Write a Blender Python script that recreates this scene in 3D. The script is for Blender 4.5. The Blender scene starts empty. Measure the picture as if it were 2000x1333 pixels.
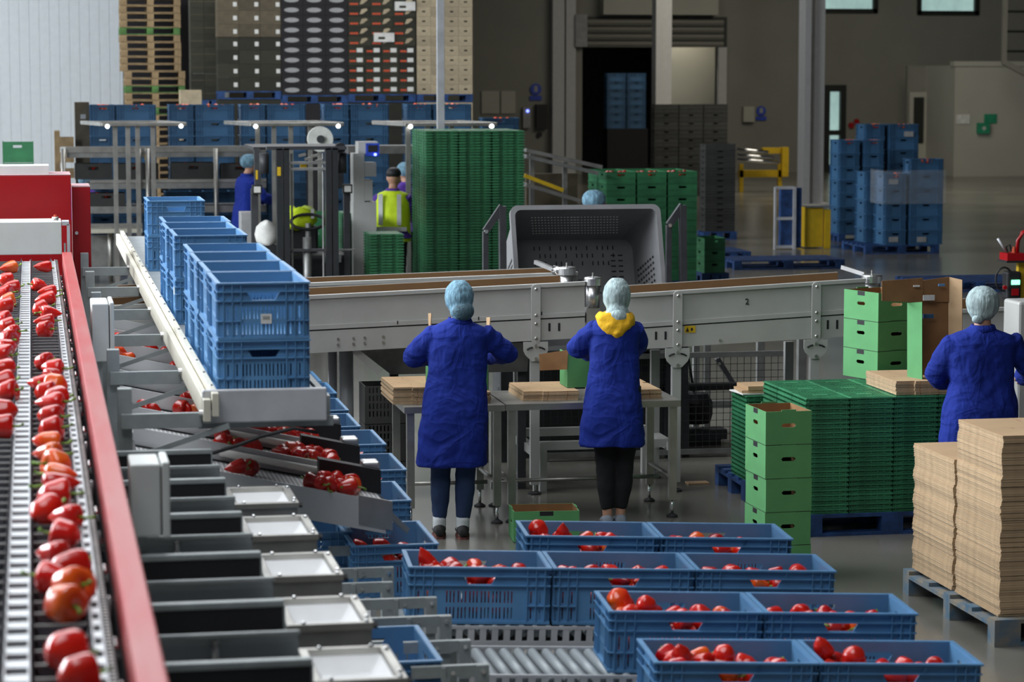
import bpy, bmesh, math, random
from math import sin, cos, pi, radians
from mathutils import Vector, Matrix, Euler
random.seed(7)
S = bpy.context.scene
C = S.collection
# ------------------------------------------------------------ camera
FPX, CX, CY, YH, VX, H = 5000.0, 1000.0, 666.5, 140.0, 60.0, 3.0
TH = math.atan((CY-YH)/FPX); PS = math.atan((CX-VX)*cos(TH)/FPX)
FW = Vector((sin(PS)*cos(TH), cos(PS)*cos(TH), -sin(TH)))
RT = Vector((cos(PS), -sin(PS), 0)); UP = RT.cross(FW)
CAM = Vector((0, 0, H))
cd = bpy.data.cameras.new('camera'); cam = bpy.data.objects.new('camera', cd); C.objects.link(cam)
cam.matrix_world = Matrix(((RT.x, UP.x, -FW.x, 0), (RT.y, UP.y, -FW.y, 0), (RT.z, UP.z, -FW.z, H), (0, 0, 0, 1)))
cd.sensor_width = 36; cd.lens = FPX/2000*36; cd.clip_end = 400
cd.dof.use_dof = True; cd.dof.focus_distance = 16.2; cd.dof.aperture_fstop = 4.5
S.camera = cam
# ------------------------------------------------------------ light
W = bpy.data.worlds.new('world'); S.world = W; W.use_nodes = True
W.node_tree.nodes['Background'].inputs[0].default_value = (.75, .85, 1, 1)
W.node_tree.nodes['Background'].inputs[1].default_value = .11
def area(name, loc, target, sx, sy, power, col=(1, 1, 1)):
    l = bpy.data.lights.new(name, 'AREA'); l.shape = 'RECTANGLE'; l.size = sx; l.size_y = sy; l.energy = power; l.color = col
    o = bpy.data.objects.new(name, l); C.objects.link(o); o.location = loc
    o.rotation_euler = (Vector(target)-Vector(loc)).to_track_quat('-Z', 'Y').to_euler(); return o
area('daylight_side_windows', (-11, 20, 7.0), (3, 15, .8), 17, 3.5, 4600, (.88, .94, 1))
area('roof_light_near', (-.5, 15, 8.8), (.5, 13, 0), 11, 11, 1700, (.92, .96, 1))
area('fill_light_front', (-1.0, 6.5, 8.8), (.5, 7, 0), 6, 6, 560, (.93, .96, 1))  # unseen overhead fill, added to brighten the near belts and trays
area('roof_light_middle', (5, 37, 8.8), (5, 35, 0), 6, 14, 900, (.97, .98, 1))
area('daylight_back_left', (-12, 40, 7.0), (2, 53, 2.5), 8, 4, 2600, (.9, .95, 1))
area('roof_light_far_right', (20, 62, 8.8), (20, 64, 0), 8, 14, 1000, (1, .94, .80))
S.view_settings.view_transform = 'Standard'; S.view_settings.look = 'None'; S.view_settings.gamma = 1
S.view_settings.exposure = 0.0
S.view_settings.use_curve_mapping = False
# ------------------------------------------------------------ unprojection: pixel of the 2000x1333 photo -> world point
def ray(u, v): return FW + RT*((u-CX)/FPX) + UP*((CY-v)/FPX)
def P(u, v, z):
    d = ray(u, v); t = (z-H)/d.z; return CAM + d*t
def Q(u, v, Y):
    d = ray(u, v); t = Y/d.y; return CAM + d*t
def PS_(u, v, a, b):            # plane z = a - b x
    d = ray(u, v); t = (a-H)/(d.z+b*d.x); return CAM + d*t
# ------------------------------------------------------------ materials
M = {}
def coat_mat():
    m = M['coat']; nt = m.node_tree; b = nt.nodes['Principled BSDF']; tc = nt.nodes.new('ShaderNodeTexCoord'); hs = []
    for sc, w in (((3.5, 3.5, 6), .9), ((8, 8, 3.5), .5), ((22, 22, 22), .06)):
        mp = nt.nodes.new('ShaderNodeMapping'); mp.inputs['Scale'].default_value = sc; mp.inputs['Rotation'].default_value = (.5, .4, 0); nt.links.new(tc.outputs['Object'], mp.inputs[0])
        n = nt.nodes.new('ShaderNodeTexNoise'); n.inputs['Scale'].default_value = 1; n.inputs['Detail'].default_value = 2; n.inputs['Distortion'].default_value = 1.2; nt.links.new(mp.outputs[0], n.inputs['Vector'])
        a = nt.nodes.new('ShaderNodeMath'); a.operation = 'SUBTRACT'; a.inputs[1].default_value = .5; nt.links.new(n.outputs['Fac'], a.inputs[0])
        c = nt.nodes.new('ShaderNodeMath'); c.operation = 'ABSOLUTE'; nt.links.new(a.outputs[0], c.inputs[0])
        d = nt.nodes.new('ShaderNodeMath'); d.operation = 'MULTIPLY_ADD'; d.inputs[1].default_value = -5*w; d.inputs[2].default_value = w; d.use_clamp = True; nt.links.new(c.outputs[0], d.inputs[0]); hs.append(d.outputs[0])
    s1 = nt.nodes.new('ShaderNodeMath'); nt.links.new(hs[0], s1.inputs[0]); nt.links.new(hs[1], s1.inputs[1])
    s2 = nt.nodes.new('ShaderNodeMath'); nt.links.new(s1.outputs[0], s2.inputs[0]); nt.links.new(hs[2], s2.inputs[1])
    bp = nt.nodes.new('ShaderNodeBump'); bp.inputs['Strength'].default_value = .55; bp.inputs['Distance'].default_value = .014; nt.links.new(s2.outputs[0], bp.inputs['Height']); nt.links.new(bp.outputs[0], b.inputs['Normal'])
def mat(name, col, rough=.5, metal=0, var=.12, scale=8, bump=0, bscale=60, col2=None, spec=None, trans=0, emit=None, obj_rand=0, coat=0, alpha=None, stretch=None):
    m = bpy.data.materials.new(name); m.use_nodes = True; nt = m.node_tree; b = nt.nodes['Principled BSDF']
    b.inputs['Roughness'].default_value = rough; b.inputs['Metallic'].default_value = metal
    if coat: b.inputs['Coat Weight'].default_value = coat; b.inputs['Coat Roughness'].default_value = .12
    if spec is not None: b.inputs['Specular IOR Level'].default_value = spec
    if trans: b.inputs['Transmission Weight'].default_value = trans
    if alpha is not None: b.inputs['Alpha'].default_value = alpha
    if emit: b.inputs['Emission Color'].default_value = (*col, 1); b.inputs['Emission Strength'].default_value = emit
    tc = nt.nodes.new('ShaderNodeTexCoord'); src = tc.outputs['Object']
    if stretch:
        mp = nt.nodes.new('ShaderNodeMapping'); mp.inputs['Scale'].default_value = stretch; nt.links.new(src, mp.inputs[0]); src = mp.outputs[0]
    n = nt.nodes.new('ShaderNodeTexNoise'); n.inputs['Scale'].default_value = scale; n.inputs['Detail'].default_value = 6
    nt.links.new(src, n.inputs['Vector'])
    r = nt.nodes.new('ShaderNodeValToRGB'); nt.links.new(n.outputs['Fac'], r.inputs[0])
    c2 = col2 or tuple(c*(1-var) for c in col); c1 = col if col2 else tuple(min(1, c*(1+var)) for c in col)
    r.color_ramp.elements[0].position = .35; r.color_ramp.elements[1].position = .65
    r.color_ramp.elements[0].color = (*c2, 1); r.color_ramp.elements[1].color = (*c1, 1)
    out = r.outputs[0]
    if obj_rand:
        oi = nt.nodes.new('ShaderNodeObjectInfo'); hs = nt.nodes.new('ShaderNodeHueSaturation')
        mr = nt.nodes.new('ShaderNodeMapRange'); mr.inputs['To Min'].default_value = 1-obj_rand; mr.inputs['To Max'].default_value = 1+obj_rand
        nt.links.new(oi.outputs['Random'], mr.inputs[0]); nt.links.new(mr.outputs[0], hs.inputs['Value']); nt.links.new(out, hs.inputs['Color']); out = hs.outputs[0]
    nt.links.new(out, b.inputs['Base Color'])
    if bump:
        n2 = nt.nodes.new('ShaderNodeTexNoise'); n2.inputs['Scale'].default_value = bscale; n2.inputs['Detail'].default_value = 3
        nt.links.new(src, n2.inputs['Vector'])
        bp = nt.nodes.new('ShaderNodeBump'); bp.inputs['Strength'].default_value = bump; bp.inputs['Distance'].default_value = .01
        nt.links.new(n2.outputs['Fac'], bp.inputs['Height']); nt.links.new(bp.outputs[0], b.inputs['Normal'])
    M[name] = m; return m
def checker(name, ca, cb, scale, rough=.6, metal=0, brick=None):
    m = bpy.data.materials.new(name); m.use_nodes = True; nt = m.node_tree; b = nt.nodes['Principled BSDF']
    b.inputs['Roughness'].default_value = rough; b.inputs['Metallic'].default_value = metal
    tc = nt.nodes.new('ShaderNodeTexCoord'); t = nt.nodes.new('ShaderNodeTexVoronoi'); t.inputs['Scale'].default_value = scale
    t.inputs['Randomness'].default_value = 0
    mp = nt.nodes.new('ShaderNodeMapping'); mp.inputs['Scale'].default_value = (1, 1, 0); nt.links.new(tc.outputs['Object'], mp.inputs[0]); nt.links.new(mp.outputs[0], t.inputs['Vector'])
    r = nt.nodes.new('ShaderNodeValToRGB'); r.color_ramp.elements[0].position = .36; r.color_ramp.elements[1].position = .42
    r.color_ramp.elements[0].color = (*ca, 1); r.color_ramp.elements[1].color = (*cb, 1)
    nt.links.new(t.outputs['Distance'], r.inputs[0]); nt.links.new(r.outputs[0], b.inputs['Base Color']); M[name] = m
mat('floor', (.145, .138, .118), .20, var=.25, scale=.6, bump=.05, bscale=6)
mat('wall_white', (.72, .76, .78), .5, var=.02); mat('wall_grey', (.23, .225, .19), .6, var=.04, scale=1)
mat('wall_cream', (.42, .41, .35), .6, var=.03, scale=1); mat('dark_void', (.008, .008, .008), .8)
mat('ceiling', (.3, .3, .3), .8)
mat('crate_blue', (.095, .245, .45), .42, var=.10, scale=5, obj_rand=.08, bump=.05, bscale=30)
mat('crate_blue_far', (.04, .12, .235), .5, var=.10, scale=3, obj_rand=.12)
mat('crate_dark', (.035, .035, .033), .6, obj_rand=.2)
mat('crate_grey', (.07, .07, .062), .6, obj_rand=.2)
mat('green_plastic', (.040, .215, .100), .4, var=.2, scale=12, obj_rand=.18)
mat('green_nest', (.032, .165, .068), .45, var=.2, scale=5, obj_rand=.12)
mat('green_card', (.088, .30, .108), .7, var=.05, obj_rand=.04)
mat('card', (.44, .29, .16), .85, var=.08, scale=4, obj_rand=.1, bump=.1, bscale=90)
mat('card_edge', (.40, .30, .19), .9, var=.2, scale=30, obj_rand=.16)
mat('card_inside', (.26, .13, .05), .85)
mat('belt_brown', (.22, .115, .045), .7, var=.05)
mat('paint_grey', (.42, .42, .40), .42, var=.05, scale=4); mat('paint_shade', (.30, .30, .30), .45, var=.04)
mat('bumper_white', (.82, .81, .76), .5, var=.04); mat('cream', (.62, .59, .49), .4, var=.06)
mat('steel', (.42, .41, .38), .42, .9, var=.15, scale=6, bump=.04); mat('steel_dull', (.30, .30, .29), .5, .8, var=.15)
mat('alu', (.62, .62, .62), .35, 1, var=.1); mat('chrome', (.85, .85, .85), .15, 1)
mat('grey_plate', (.30, .335, .355), .45, .15, var=.06); mat('grey_rail', (.30, .33, .33), .45, .2, var=.1, scale=12)
mat('black', (.008, .008, .010), .6); mat('rubber', (.02, .02, .022), .55); mat('charcoal', (.035, .036, .04), .5, var=.2)
mat('tray_dark', (.11, .113, .125), .42, .1, var=.15, scale=6)
mat('slat_white', (.66, .68, .70), .35, .2, var=.05)
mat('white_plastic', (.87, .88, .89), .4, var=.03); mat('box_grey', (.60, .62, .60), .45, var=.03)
mat('galv', (.5, .51, .53), .45, .2, var=.12, scale=5)
mat('red_paint', (.37, .018, .022), .42, var=.12, scale=14, col2=(.37, .075, .07), stretch=(1, .12, 1))
mat('red_cabinet', (.33, .0, .003), .35, var=.04); mat('lit_red_top', (.45, .28, .30), .5)
mat('pepper_red', (.62, .018, .006), .22, scale=10, col2=(.52, .006, .004), obj_rand=.15, coat=.3)
mat('pepper_dark', (.40, .004, .005), .16, var=.2, scale=14, obj_rand=.2, coat=.3)
mat('pepper_orange', (.68, .028, .006), .22, scale=9, col2=(.76, .13, .010), obj_rand=.12, coat=.3)
mat('stem', (.16, .30, .03), .5, var=.25, scale=60)
mat('coat', (.0065, .022, .215), .85, spec=.25, var=.10, scale=5, bump=.5, bscale=16, stretch=(1, 1, .45)); coat_mat()
mat('leggings_navy', (.012, .03, .085), .9, var=.1)
mat('leggings_black', (.006, .006, .008), .9); mat('skin', (.50, .27, .18), .5, var=.05)
mat('hoodie', (.72, .40, .01), .9, bump=.25, bscale=120, var=.08); mat('shoe_black', (.012, .012, .012), .6)
mat('shoe_grey', (.22, .25, .30), .8); mat('sock', (.55, .58, .60), .9); mat('sole', (.10, .03, .025), .7)
mat('hair_dark', (.02, .025, .03), .7); mat('hair_blond', (.50, .50, .40), .6, scale=40, var=.25, stretch=(1, 1, .15))
mat('net_dark', (.05, .10, .13), .8, var=.3, scale=45, bump=.6, bscale=90)
mat('net', (.17, .32, .42), .8, var=.3, scale=45, bump=.6, bscale=90, stretch=(1, 1, .4), alpha=.86)
mat('net_pale', (.34, .44, .45), .75, var=.35, scale=30, bump=.6, bscale=60, stretch=(1.4, 1.4, .16), alpha=.9)
mat('hivis', (.62, .80, .01), .7, var=.06); mat('silver_tape', (.6, .6, .6), .4, .3); mat('purple', (.09, .03, .30), .8)
mat('wood', (.36, .25, .13), .8, var=.25, scale=5); mat('wood_green', (.10, .22, .06), .8, var=.4, scale=4)
mat('pallet_blue', (.014, .05, .16), .6, var=.4, scale=8, obj_rand=.1); mat('pallet_worn', (.06, .13, .2), .75, scale=9, col2=(.22, .19, .14))
mat('yellow', (.62, .40, .01), .5, var=.08); mat('forklift_black', (.018, .02, .022), .45)
mat('brown_box', (.10, .08, .05), .8, var=.15, obj_rand=.25); mat('dark_box', (.022, .022, .012), .75, obj_rand=.4); mat('black_box', (.008, .007, .009), .7)
mat('label_grey', (.32, .32, .32), .6); mat('label_white', (.66, .66, .62), .6); mat('tan_box', (.40, .33, .22), .8, obj_rand=.15)
mat('red_print', (.55, .08, .03), .7); mat('sign_blue', (.02, .06, .45), .5); mat('sign_green', (.02, .25, .13), .5)
mat('glass_day', (.50, .74, .70), .2, emit=.55, scale=2.2, col2=(.04, .09, .09), stretch=(1, 1, .6)); mat('frame_black', (.012, .016, .012), .5)  # dark mottle paints reflections into the bright panes
mat('film', (.6, .65, .7), .25, alpha=.10); mat('lamp_glow', (1, 1, .95), .3, emit=6); mat('led_blue', (.15, .2, 1), .3, emit=5); mat('led_green', (.2, 1, .5), .3, emit=3)
mat('bin_grey', (.18, .18, .185), .5, var=.06); mat('bin_dark', (.10, .10, .10), .6); mat('paper', (.75, .75, .72), .8)
mat('pillar_white', (.52, .51, .50), .45, var=.03); mat('mesh_wire', (.03, .03, .03), .5); mat('orange_mark', (.8, .2, .03), .6)
checker('belt_perf', (.30, .30, .30), (.90, .91, .92), 48); mat('slide_grey', (.56, .57, .58), .4, var=.03)
# ------------------------------------------------------------ mesh builder
class MB:
    def __init__(s): s.v = []; s.f = []; s.m = []; s.mi = 0
    def add(s, vs, fs):
        n = len(s.v); s.v += [tuple(v) for v in vs]; s.f += [tuple(i+n for i in f) for f in fs]; s.m += [s.mi]*len(fs)
    def box(s, x0, x1, y0, y1, z0, z1):
        s.add([(x0, y0, z0), (x1, y0, z0), (x1, y1, z0), (x0, y1, z0), (x0, y0, z1), (x1, y0, z1), (x1, y1, z1), (x0, y1, z1)],
              [(0, 3, 2, 1), (4, 5, 6, 7), (0, 1, 5, 4), (1, 2, 6, 5), (2, 3, 7, 6), (3, 0, 4, 7)]); return s
    def hexa(s, a, b):   # bottom quad a, top quad b
        s.add(list(a)+list(b), [(0, 3, 2, 1), (4, 5, 6, 7), (0, 1, 5, 4), (1, 2, 6, 5), (2, 3, 7, 6), (3, 0, 4, 7)]); return s
    def beam(s, p, q, w, h=None, up=(0, 0, 1)):
        h = h or w; p = Vector(p); q = Vector(q); d = (q-p).normalized(); u = Vector(up)
        if abs(d.dot(u)) > .99: u = Vector((0, 1, 0))
        r = d.cross(u).normalized(); u = r.cross(d)
        a = [p+r*x*w/2+u*y*h/2 for x, y in ((-1, -1), (1, -1), (1, 1), (-1, 1))]; b = [v+(q-p) for v in a]
        return s.hexa(a, b)
    def cyl(s, p, q, r, n=12, r2=None, cap=True):
        r2 = r if r2 is None else r2; p = Vector(p); q = Vector(q); d = (q-p).normalized()
        u = Vector((0, 0, 1)) if abs(d.z) < .9 else Vector((1, 0, 0)); a = d.cross(u).normalized(); b = d.cross(a)
        vs = [p+(a*cos(2*pi*i/n)+b*sin(2*pi*i/n))*r for i in range(n)]+[q+(a*cos(2*pi*i/n)+b*sin(2*pi*i/n))*r2 for i in range(n)]
        fs = [(i, (i+1) % n, n+(i+1) % n, n+i) for i in range(n)]
        if cap: fs += [tuple(range(n-1, -1, -1)), tuple(range(n, 2*n))]
        s.add(vs, fs); return s
    def tube(s, pts, r, n=8):
        pts = [Vector(p) for p in pts]; rs = r if isinstance(r, (list, tuple)) else [r]*len(pts); rings = []
        for i, p in enumerate(pts):
            d = (pts[min(i+1, len(pts)-1)]-pts[max(i-1, 0)]).normalized()
            u = Vector((0, 0, 1)) if abs(d.z) < .9 else Vector((0, 1, 0)); a = d.cross(u).normalized(); b = d.cross(a)
            rings.append([p+(a*cos(2*pi*k/n)+b*sin(2*pi*k/n))*rs[i] for k in range(n)])
        return s.loft(rings)
    def loft(s, rings, cap=True):
        n = len(rings[0]); vs = [v for r in rings for v in r]; fs = []
        for i in range(len(rings)-1):
            for k in range(n): fs.append((i*n+k, i*n+(k+1) % n, (i+1)*n+(k+1) % n, (i+1)*n+k))
        if cap: fs += [tuple(range(n-1, -1, -1)), tuple(range((len(rings)-1)*n, len(rings)*n))]
        s.add(vs, fs); return s
    def lathe(s, prof, c=(0, 0, 0), n=16, lob=None):
        rings = []
        for r, z in prof: rings.append([Vector((c[0]+r*cos(2*pi*k/n)*(lob(2*pi*k/n, z) if lob else 1), c[1]+r*sin(2*pi*k/n)*(lob(2*pi*k/n, z) if lob else 1), c[2]+z)) for k in range(n)])
        return s.loft(rings)
    def prism(s, poly, axis, a, b):  # poly 2D list, extruded along axis from a to b
        def mk(p, t): return {'x': (t, p[0], p[1]), 'y': (p[0], t, p[1]), 'z': (p[0], p[1], t)}[axis]
        n = len(poly); s.add([mk(p, a) for p in poly]+[mk(p, b) for p in poly], [tuple(range(n)), tuple(range(2*n-1, n-1, -1))]+[(i, i+n, (i+1) % n+n, (i+1) % n) for i in range(n)]); return s
    def wall(s, ax, pos, t, u0, u1, z0, z1, holes):   # perforated wall; ax 'x': runs along x at y=pos..pos+t
        us = sorted({u0, u1, *[h[0] for h in holes], *[h[1] for h in holes]}); zs = sorted({z0, z1, *[h[2] for h in holes], *[h[3] for h in holes]})
        for za, zb in zip(zs, zs[1:]):
            st = None
            for ua, ub in zip(us, us[1:]):
                hole = any(h[0]-1e-6 <= ua and ub <= h[1]+1e-6 and h[2]-1e-6 <= za and zb <= h[3]+1e-6 for h in holes)
                if not hole and st is None: st = ua
                if hole and st is not None: s._w(ax, pos, t, st, ua, za, zb); st = None
            if st is not None: s._w(ax, pos, t, st, u1, za, zb)
        return s
    def _w(s, ax, pos, t, a, b, za, zb):
        if ax == 'x': s.box(a, b, pos, pos+t, za, zb)
        else: s.box(pos, pos+t, a, b, za, zb)
    def move(s, v, rz=0, ry=0):
        m = Matrix.Translation(v) @ Matrix.Rotation(rz, 4, 'Z') @ Matrix.Rotation(ry, 4, 'Y'); s.v = [tuple(m @ Vector(p)) for p in s.v]; return s
    def data(s, name, mats, smooth=False):
        me = bpy.data.meshes.new(name); me.from_pydata(s.v, [], s.f)
        for m in (mats if isinstance(mats, (list, tuple)) else [mats]): me.materials.append(M[m])
        for p, i in zip(me.polygons, s.m): p.material_index = i; p.use_smooth = smooth
        bm = bmesh.new(); bm.from_mesh(me); bmesh.ops.recalc_face_normals(bm, faces=bm.faces); bm.to_mesh(me); bm.free()
        me.update(); return me
    def build(s, name, mats, parent=None, smooth=False, world=True, label=None, bev=0):
        if parent is not None and world:
            inv = Matrix.LocRotScale(parent.location, parent.rotation_euler, None).inverted(); s.v = [tuple(inv @ Vector(p)) for p in s.v]
        o = bpy.data.objects.new(name, s.data(name, mats, smooth)); C.objects.link(o)
        if parent is not None: o.parent = parent
        if label: o['label'] = label
        if bev:
            b = o.modifiers.new('bevel', 'BEVEL'); b.width = bev; b.segments = 2; b.limit_method = 'ANGLE'
        return o
def tag(o, label, cat, group=None, kind=None):
    o['label'] = label; o['category'] = cat
    if group: o['group'] = group
    if kind: o['kind'] = kind
    return o
def thing(name, label, cat, loc=(0, 0, 0), rotz=0, group=None):
    o = bpy.data.objects.new(name, None); C.objects.link(o); o.location = loc; o.rotation_euler = (0, 0, rotz); o.empty_display_size = .05
    return tag(o, label, cat, group)
def solo(name, mb, mats, label, cat, group=None, loc=None, smooth=False, bev=0, kind=None):
    o = mb.build(name, mats, smooth=smooth, bev=bev)
    if loc is not None: o.location = loc
    return tag(o, label, cat, group, kind)
def struct(name, mb, mats, smooth=False):
    o = mb.build(name, mats, smooth=smooth); o['kind'] = 'structure'; return o
def dup(root, loc, rot=None, label=None, group=None, scale=None):
    r = root.copy(); C.objects.link(r); r.location = loc
    if rot is not None: r.rotation_euler = rot
    if scale is not None: r.scale = scale
    if label: r['label'] = label
    if group: r['group'] = group
    for ch in root.children:
        c = ch.copy(); C.objects.link(c); c.parent = r
        for g in ch.children:
            d = g.copy(); C.objects.link(d); d.parent = c
    return r
ORD = ['', 'first', 'second', 'third', 'fourth', 'fifth', 'sixth', 'seventh', 'eighth', 'ninth', 'tenth', 'eleventh', 'twelfth']
def nth(i): return ORD[i] if i < len(ORD) else str(i)+('th' if 10 <= i % 100 <= 20 else {1: 'st', 2: 'nd', 3: 'rd'}.get(i % 10, 'th'))
class Proto:     # first placement moves the prototype itself, later ones copy it
    def __init__(s, o): s.o = o; s.used = False
    def put(s, loc, rot=(0, 0, 0), label=None, group=None, scale=None):
        if not s.used:
            s.used = True; o = s.o; o.location = loc; o.rotation_euler = rot
            if scale is not None: o.scale = scale
            if label: o['label'] = label
            if group: o['group'] = group
            return o
        return dup(s.o, loc, rot, label, group, scale if scale is not None else (1, 1, 1))
def textmesh(name, s, size, m, parent, loc, rot, ext=.002):
    cu = bpy.data.curves.new('tmp', 'FONT'); cu.body = s; cu.size = size; cu.extrude = ext; cu.align_x = 'CENTER'; cu.align_y = 'CENTER'
    t = bpy.data.objects.new('tmp', cu); C.objects.link(t)
    me = bpy.data.meshes.new_from_object(t.evaluated_get(bpy.context.evaluated_depsgraph_get())); bpy.data.objects.remove(t)
    me.materials.clear(); me.materials.append(M[m]); o = bpy.data.objects.new(name, me); C.objects.link(o)
    o.rotation_euler = rot
    if parent: o.parent = parent; loc = Vector(loc)-parent.location
    o.location = loc; return o
exec_order = []
# ============================================================ the hall
struct('floor', MB().box(-30, 60, -6, 90, -.2, 0), 'floor')
struct('ceiling', MB().box(-30, 60, -6, 90, 9.2, 9.4), 'ceiling')
b = MB()
for i in range(170): b.box(-30+i*.2, -30+i*.2+.185, 53, 53.2, 0, 9.2)
b.box(-30, 4.0, 53.008, 53.3, 0, 9.2); struct('wall_left_back', b, 'wall_white')
struct('wall_left', MB().box(-15.2, -15, -6, 53, 0, 9.2), 'wall_white')
# grey back wall with shutter opening, windows and door
YB = 74.0
so0, so1 = Q(1135, 300, YB).x, Q(1405, 300, YB).x; soz = Q(1200, 92, YB).z
d0, d1, dz = Q(1608, 330, YB).x, Q(1650, 330, YB).x, Q(1630, 166, YB).z
w1 = (Q(1600, 0, YB).x, Q(1713, 0, YB).x, Q(1650, 25, YB).z, Q(1650, 25, YB).z+1.6)
w2 = (Q(1792, 0, YB).x, Q(1911, 0, YB).x, Q(1850, 29, YB).z, Q(1850, 29, YB).z+1.6)
struct('wall_back', MB().wall('x', YB, .3, 3.8, 60, 0, 9.2, [(so0, so1, 0, soz), (d0, d1, 0, dz), w1, w2]), 'wall_grey')
for i, w in enumerate((w1, w2)):
    o = struct('window_%d' % (i+1), MB().box(w[0], w[1], YB+.12, YB+.14, w[2], w[3]), 'glass_day')
    f = MB(); t = .12
    f.box(w[0]-.02, w[0]+t, YB-.05, YB+.1, w[2], w[3]); f.box(w[1]-t, w[1]+.02, YB-.05, YB+.1, w[2], w[3]); f.box(w[0], w[1], YB-.05, YB+.1, w[2]-.02, w[2]+t); f.box(w[0], w[1], YB-.05, YB+.1, w[3]-t, w[3])
    f.build('window_frame', 'frame_black', o)
o = struct('door_1', MB().box(d0+.15, d1-.15, YB+.14, YB+.16, .15, dz-.15), 'glass_day')
f = MB(); f.box(d0, d0+.17, YB-.05, YB+.12, 0, dz); f.box(d1-.17, d1, YB-.05, YB+.12, 0, dz); f.box(d0+.17, d1-.17, YB-.05, YB+.12, dz-.2, dz); f.box(d0+.17, d1-.17, YB-.05, YB+.12, 0, .22); f.box(d0+.17, d1-.17, YB-.04, YB+.1, 1.1, 1.25)
f.build('door_frame', 'frame_black', o)
# void and cream inner wall behind the shutter opening
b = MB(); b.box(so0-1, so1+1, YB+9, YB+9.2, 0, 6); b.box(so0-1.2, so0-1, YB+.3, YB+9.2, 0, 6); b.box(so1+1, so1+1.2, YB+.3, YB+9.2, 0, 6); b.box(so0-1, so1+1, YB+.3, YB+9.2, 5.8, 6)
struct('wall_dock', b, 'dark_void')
struct('wall_dock_inner', MB().box(Q(1310, 200, YB+2).x-.1, Q(1396, 200, YB+2).x, YB+2, YB+2.2, 0, 5), 'wall_cream')
area('dock_lamp', (Q(1350, 200, YB).x, YB+.8, 4.6), (Q(1350, 200, YB).x, YB+2.2, 2.4), 1.2, .3, 26, (1, .92, .75))
# shutter
sx0, sx1 = Q(1118, 60, YB).x, Q(1418, 60, YB).x; z0, z1 = Q(1200, 92, YB).z, Q(1200, 36, YB).z
sh = thing('roller_shutter', 'olive grey rolled-up shutter over the dark loading opening in the back wall', 'shutter', ((sx0+sx1)/2, YB, z0))
b = MB(); n = 4
for i in range(n):
    za = z0+(z1-z0)*i/n; b.cyl((sx0+.35, YB-.25, za+.1), (sx1-.15, YB-.25, za+.1), .075, 10); b.box(sx0+.35, sx1-.15, YB-.24, YB-.05, za, za+.06)
b.build('slat_roll', 'wall_grey', sh)
b = MB(); b.box(sx0+.3, sx1, YB-.1, YB-.01, z0, z1+.05); b.build('backing_plate', 'frame_black', sh)
b = MB(); b.box(sx0, sx0+.35, YB-.45, YB-.02, z0, z1+.1); b.build('motor_housing', 'label_grey', sh)
b = MB(); b.box(so1-.1, so1+.15, YB-.2, YB, 0, z0); b.build('guide_rail', 'pillar_white', sh)
b = MB(); b.box(so0-.45, so0, YB-.12, YB-.01, 0, z0); b.build('guide_post', 'wall_grey', sh)
b = MB(); b.box(sx0+.8, sx1-.4, YB-.6, YB-.01, z1+.1, z1+1.6); b.build('shutter_hood', 'wall_cream', sh)
# pipes on the wall
for i, (u, w) in enumerate(((1075, 26), (1098, 22))):
    x = Q(u, 100, YB).x; b = MB().box(x, x+w/66, YB-.35, YB-.01, 0, 9); b.build('trim_%d' % (i+1), 'pillar_white')['kind'] = 'structure'
# white room at the far right
YR = 70.0
x0 = Q(1862, 343, YR).x; zt = Q(1862, 128, YR).z
b = MB(); b.box(x0, 60, YR, YR+.2, 0, zt); b.box(x0-.05, 60, YR-.05, YR+.3, zt-.02, zt+.12); b.box(x0, x0+.2, YR+.2, YB, 0, zt)
struct('wall_room_front', b, 'wall_cream')
b = MB(); x2 = Q(1660, 200, 72.5).x
struct('wall_recess', MB().box(Q(1772, 200, 72.5).x, x0+.1, 72.5, 72.7, 0, zt), 'wall_grey')
nar = MB(); xa = Q(1775, 250, 72.4).x; za, zb = Q(1785, 332, 72.4).z, Q(1785, 180, 72.4).z
o = struct('door_2', nar.box(xa, xa+.55, 72.35, 72.48, max(0, za), zb), 'wall_cream'); MB().box(xa+.12, xa+.42, 72.3, 72.36, .9, zb-.15).build('door_pane', 'frame_black', o)
# pillars
def pillar(u0, u1, Y, label):
    x0, x1 = Q(u0, 300, Y).x, Q(u1, 300, Y).x
    p = thing('steel_pillar', label, 'pillar', ((x0+x1)/2, Y, 0), 0, 'white steel pillars')
    w = (x1-x0); b = MB(); b.box(x0, x0+w*.28, Y-w*.5, Y+w*.5, 0, 9.19); b.box(x0+w*.28, x1, Y-w*.2, Y+w*.2, 0, 9.19); b.build('column', 'pillar_white', p)
    b = MB(); b.box(x0-.1, x1+.1, Y-w*.6, Y+w*.6, 0, .04); b.build('base_plate', 'pillar_white', p)
pillar(1564, 1606, 55.8, 'white steel pillar with its foot beside the yellow and blue stand')
pillar(1276, 1309, 66, 'white steel pillar rising behind the stacked dark grey crates')
x = Q(860, 100, 33).x
pp = thing('steel_post', 'thin galvanised post rising behind the tall green crate stack', 'post', (x, 33, 0))
MB().box(x-.045, x+.045, 32.955, 33.045, 0, 9.19).build('channel', 'galv', pp); MB().box(x-.1, x+.1, 32.9, 33.1, 0, .02).build('foot_plate', 'galv', pp)
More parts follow.
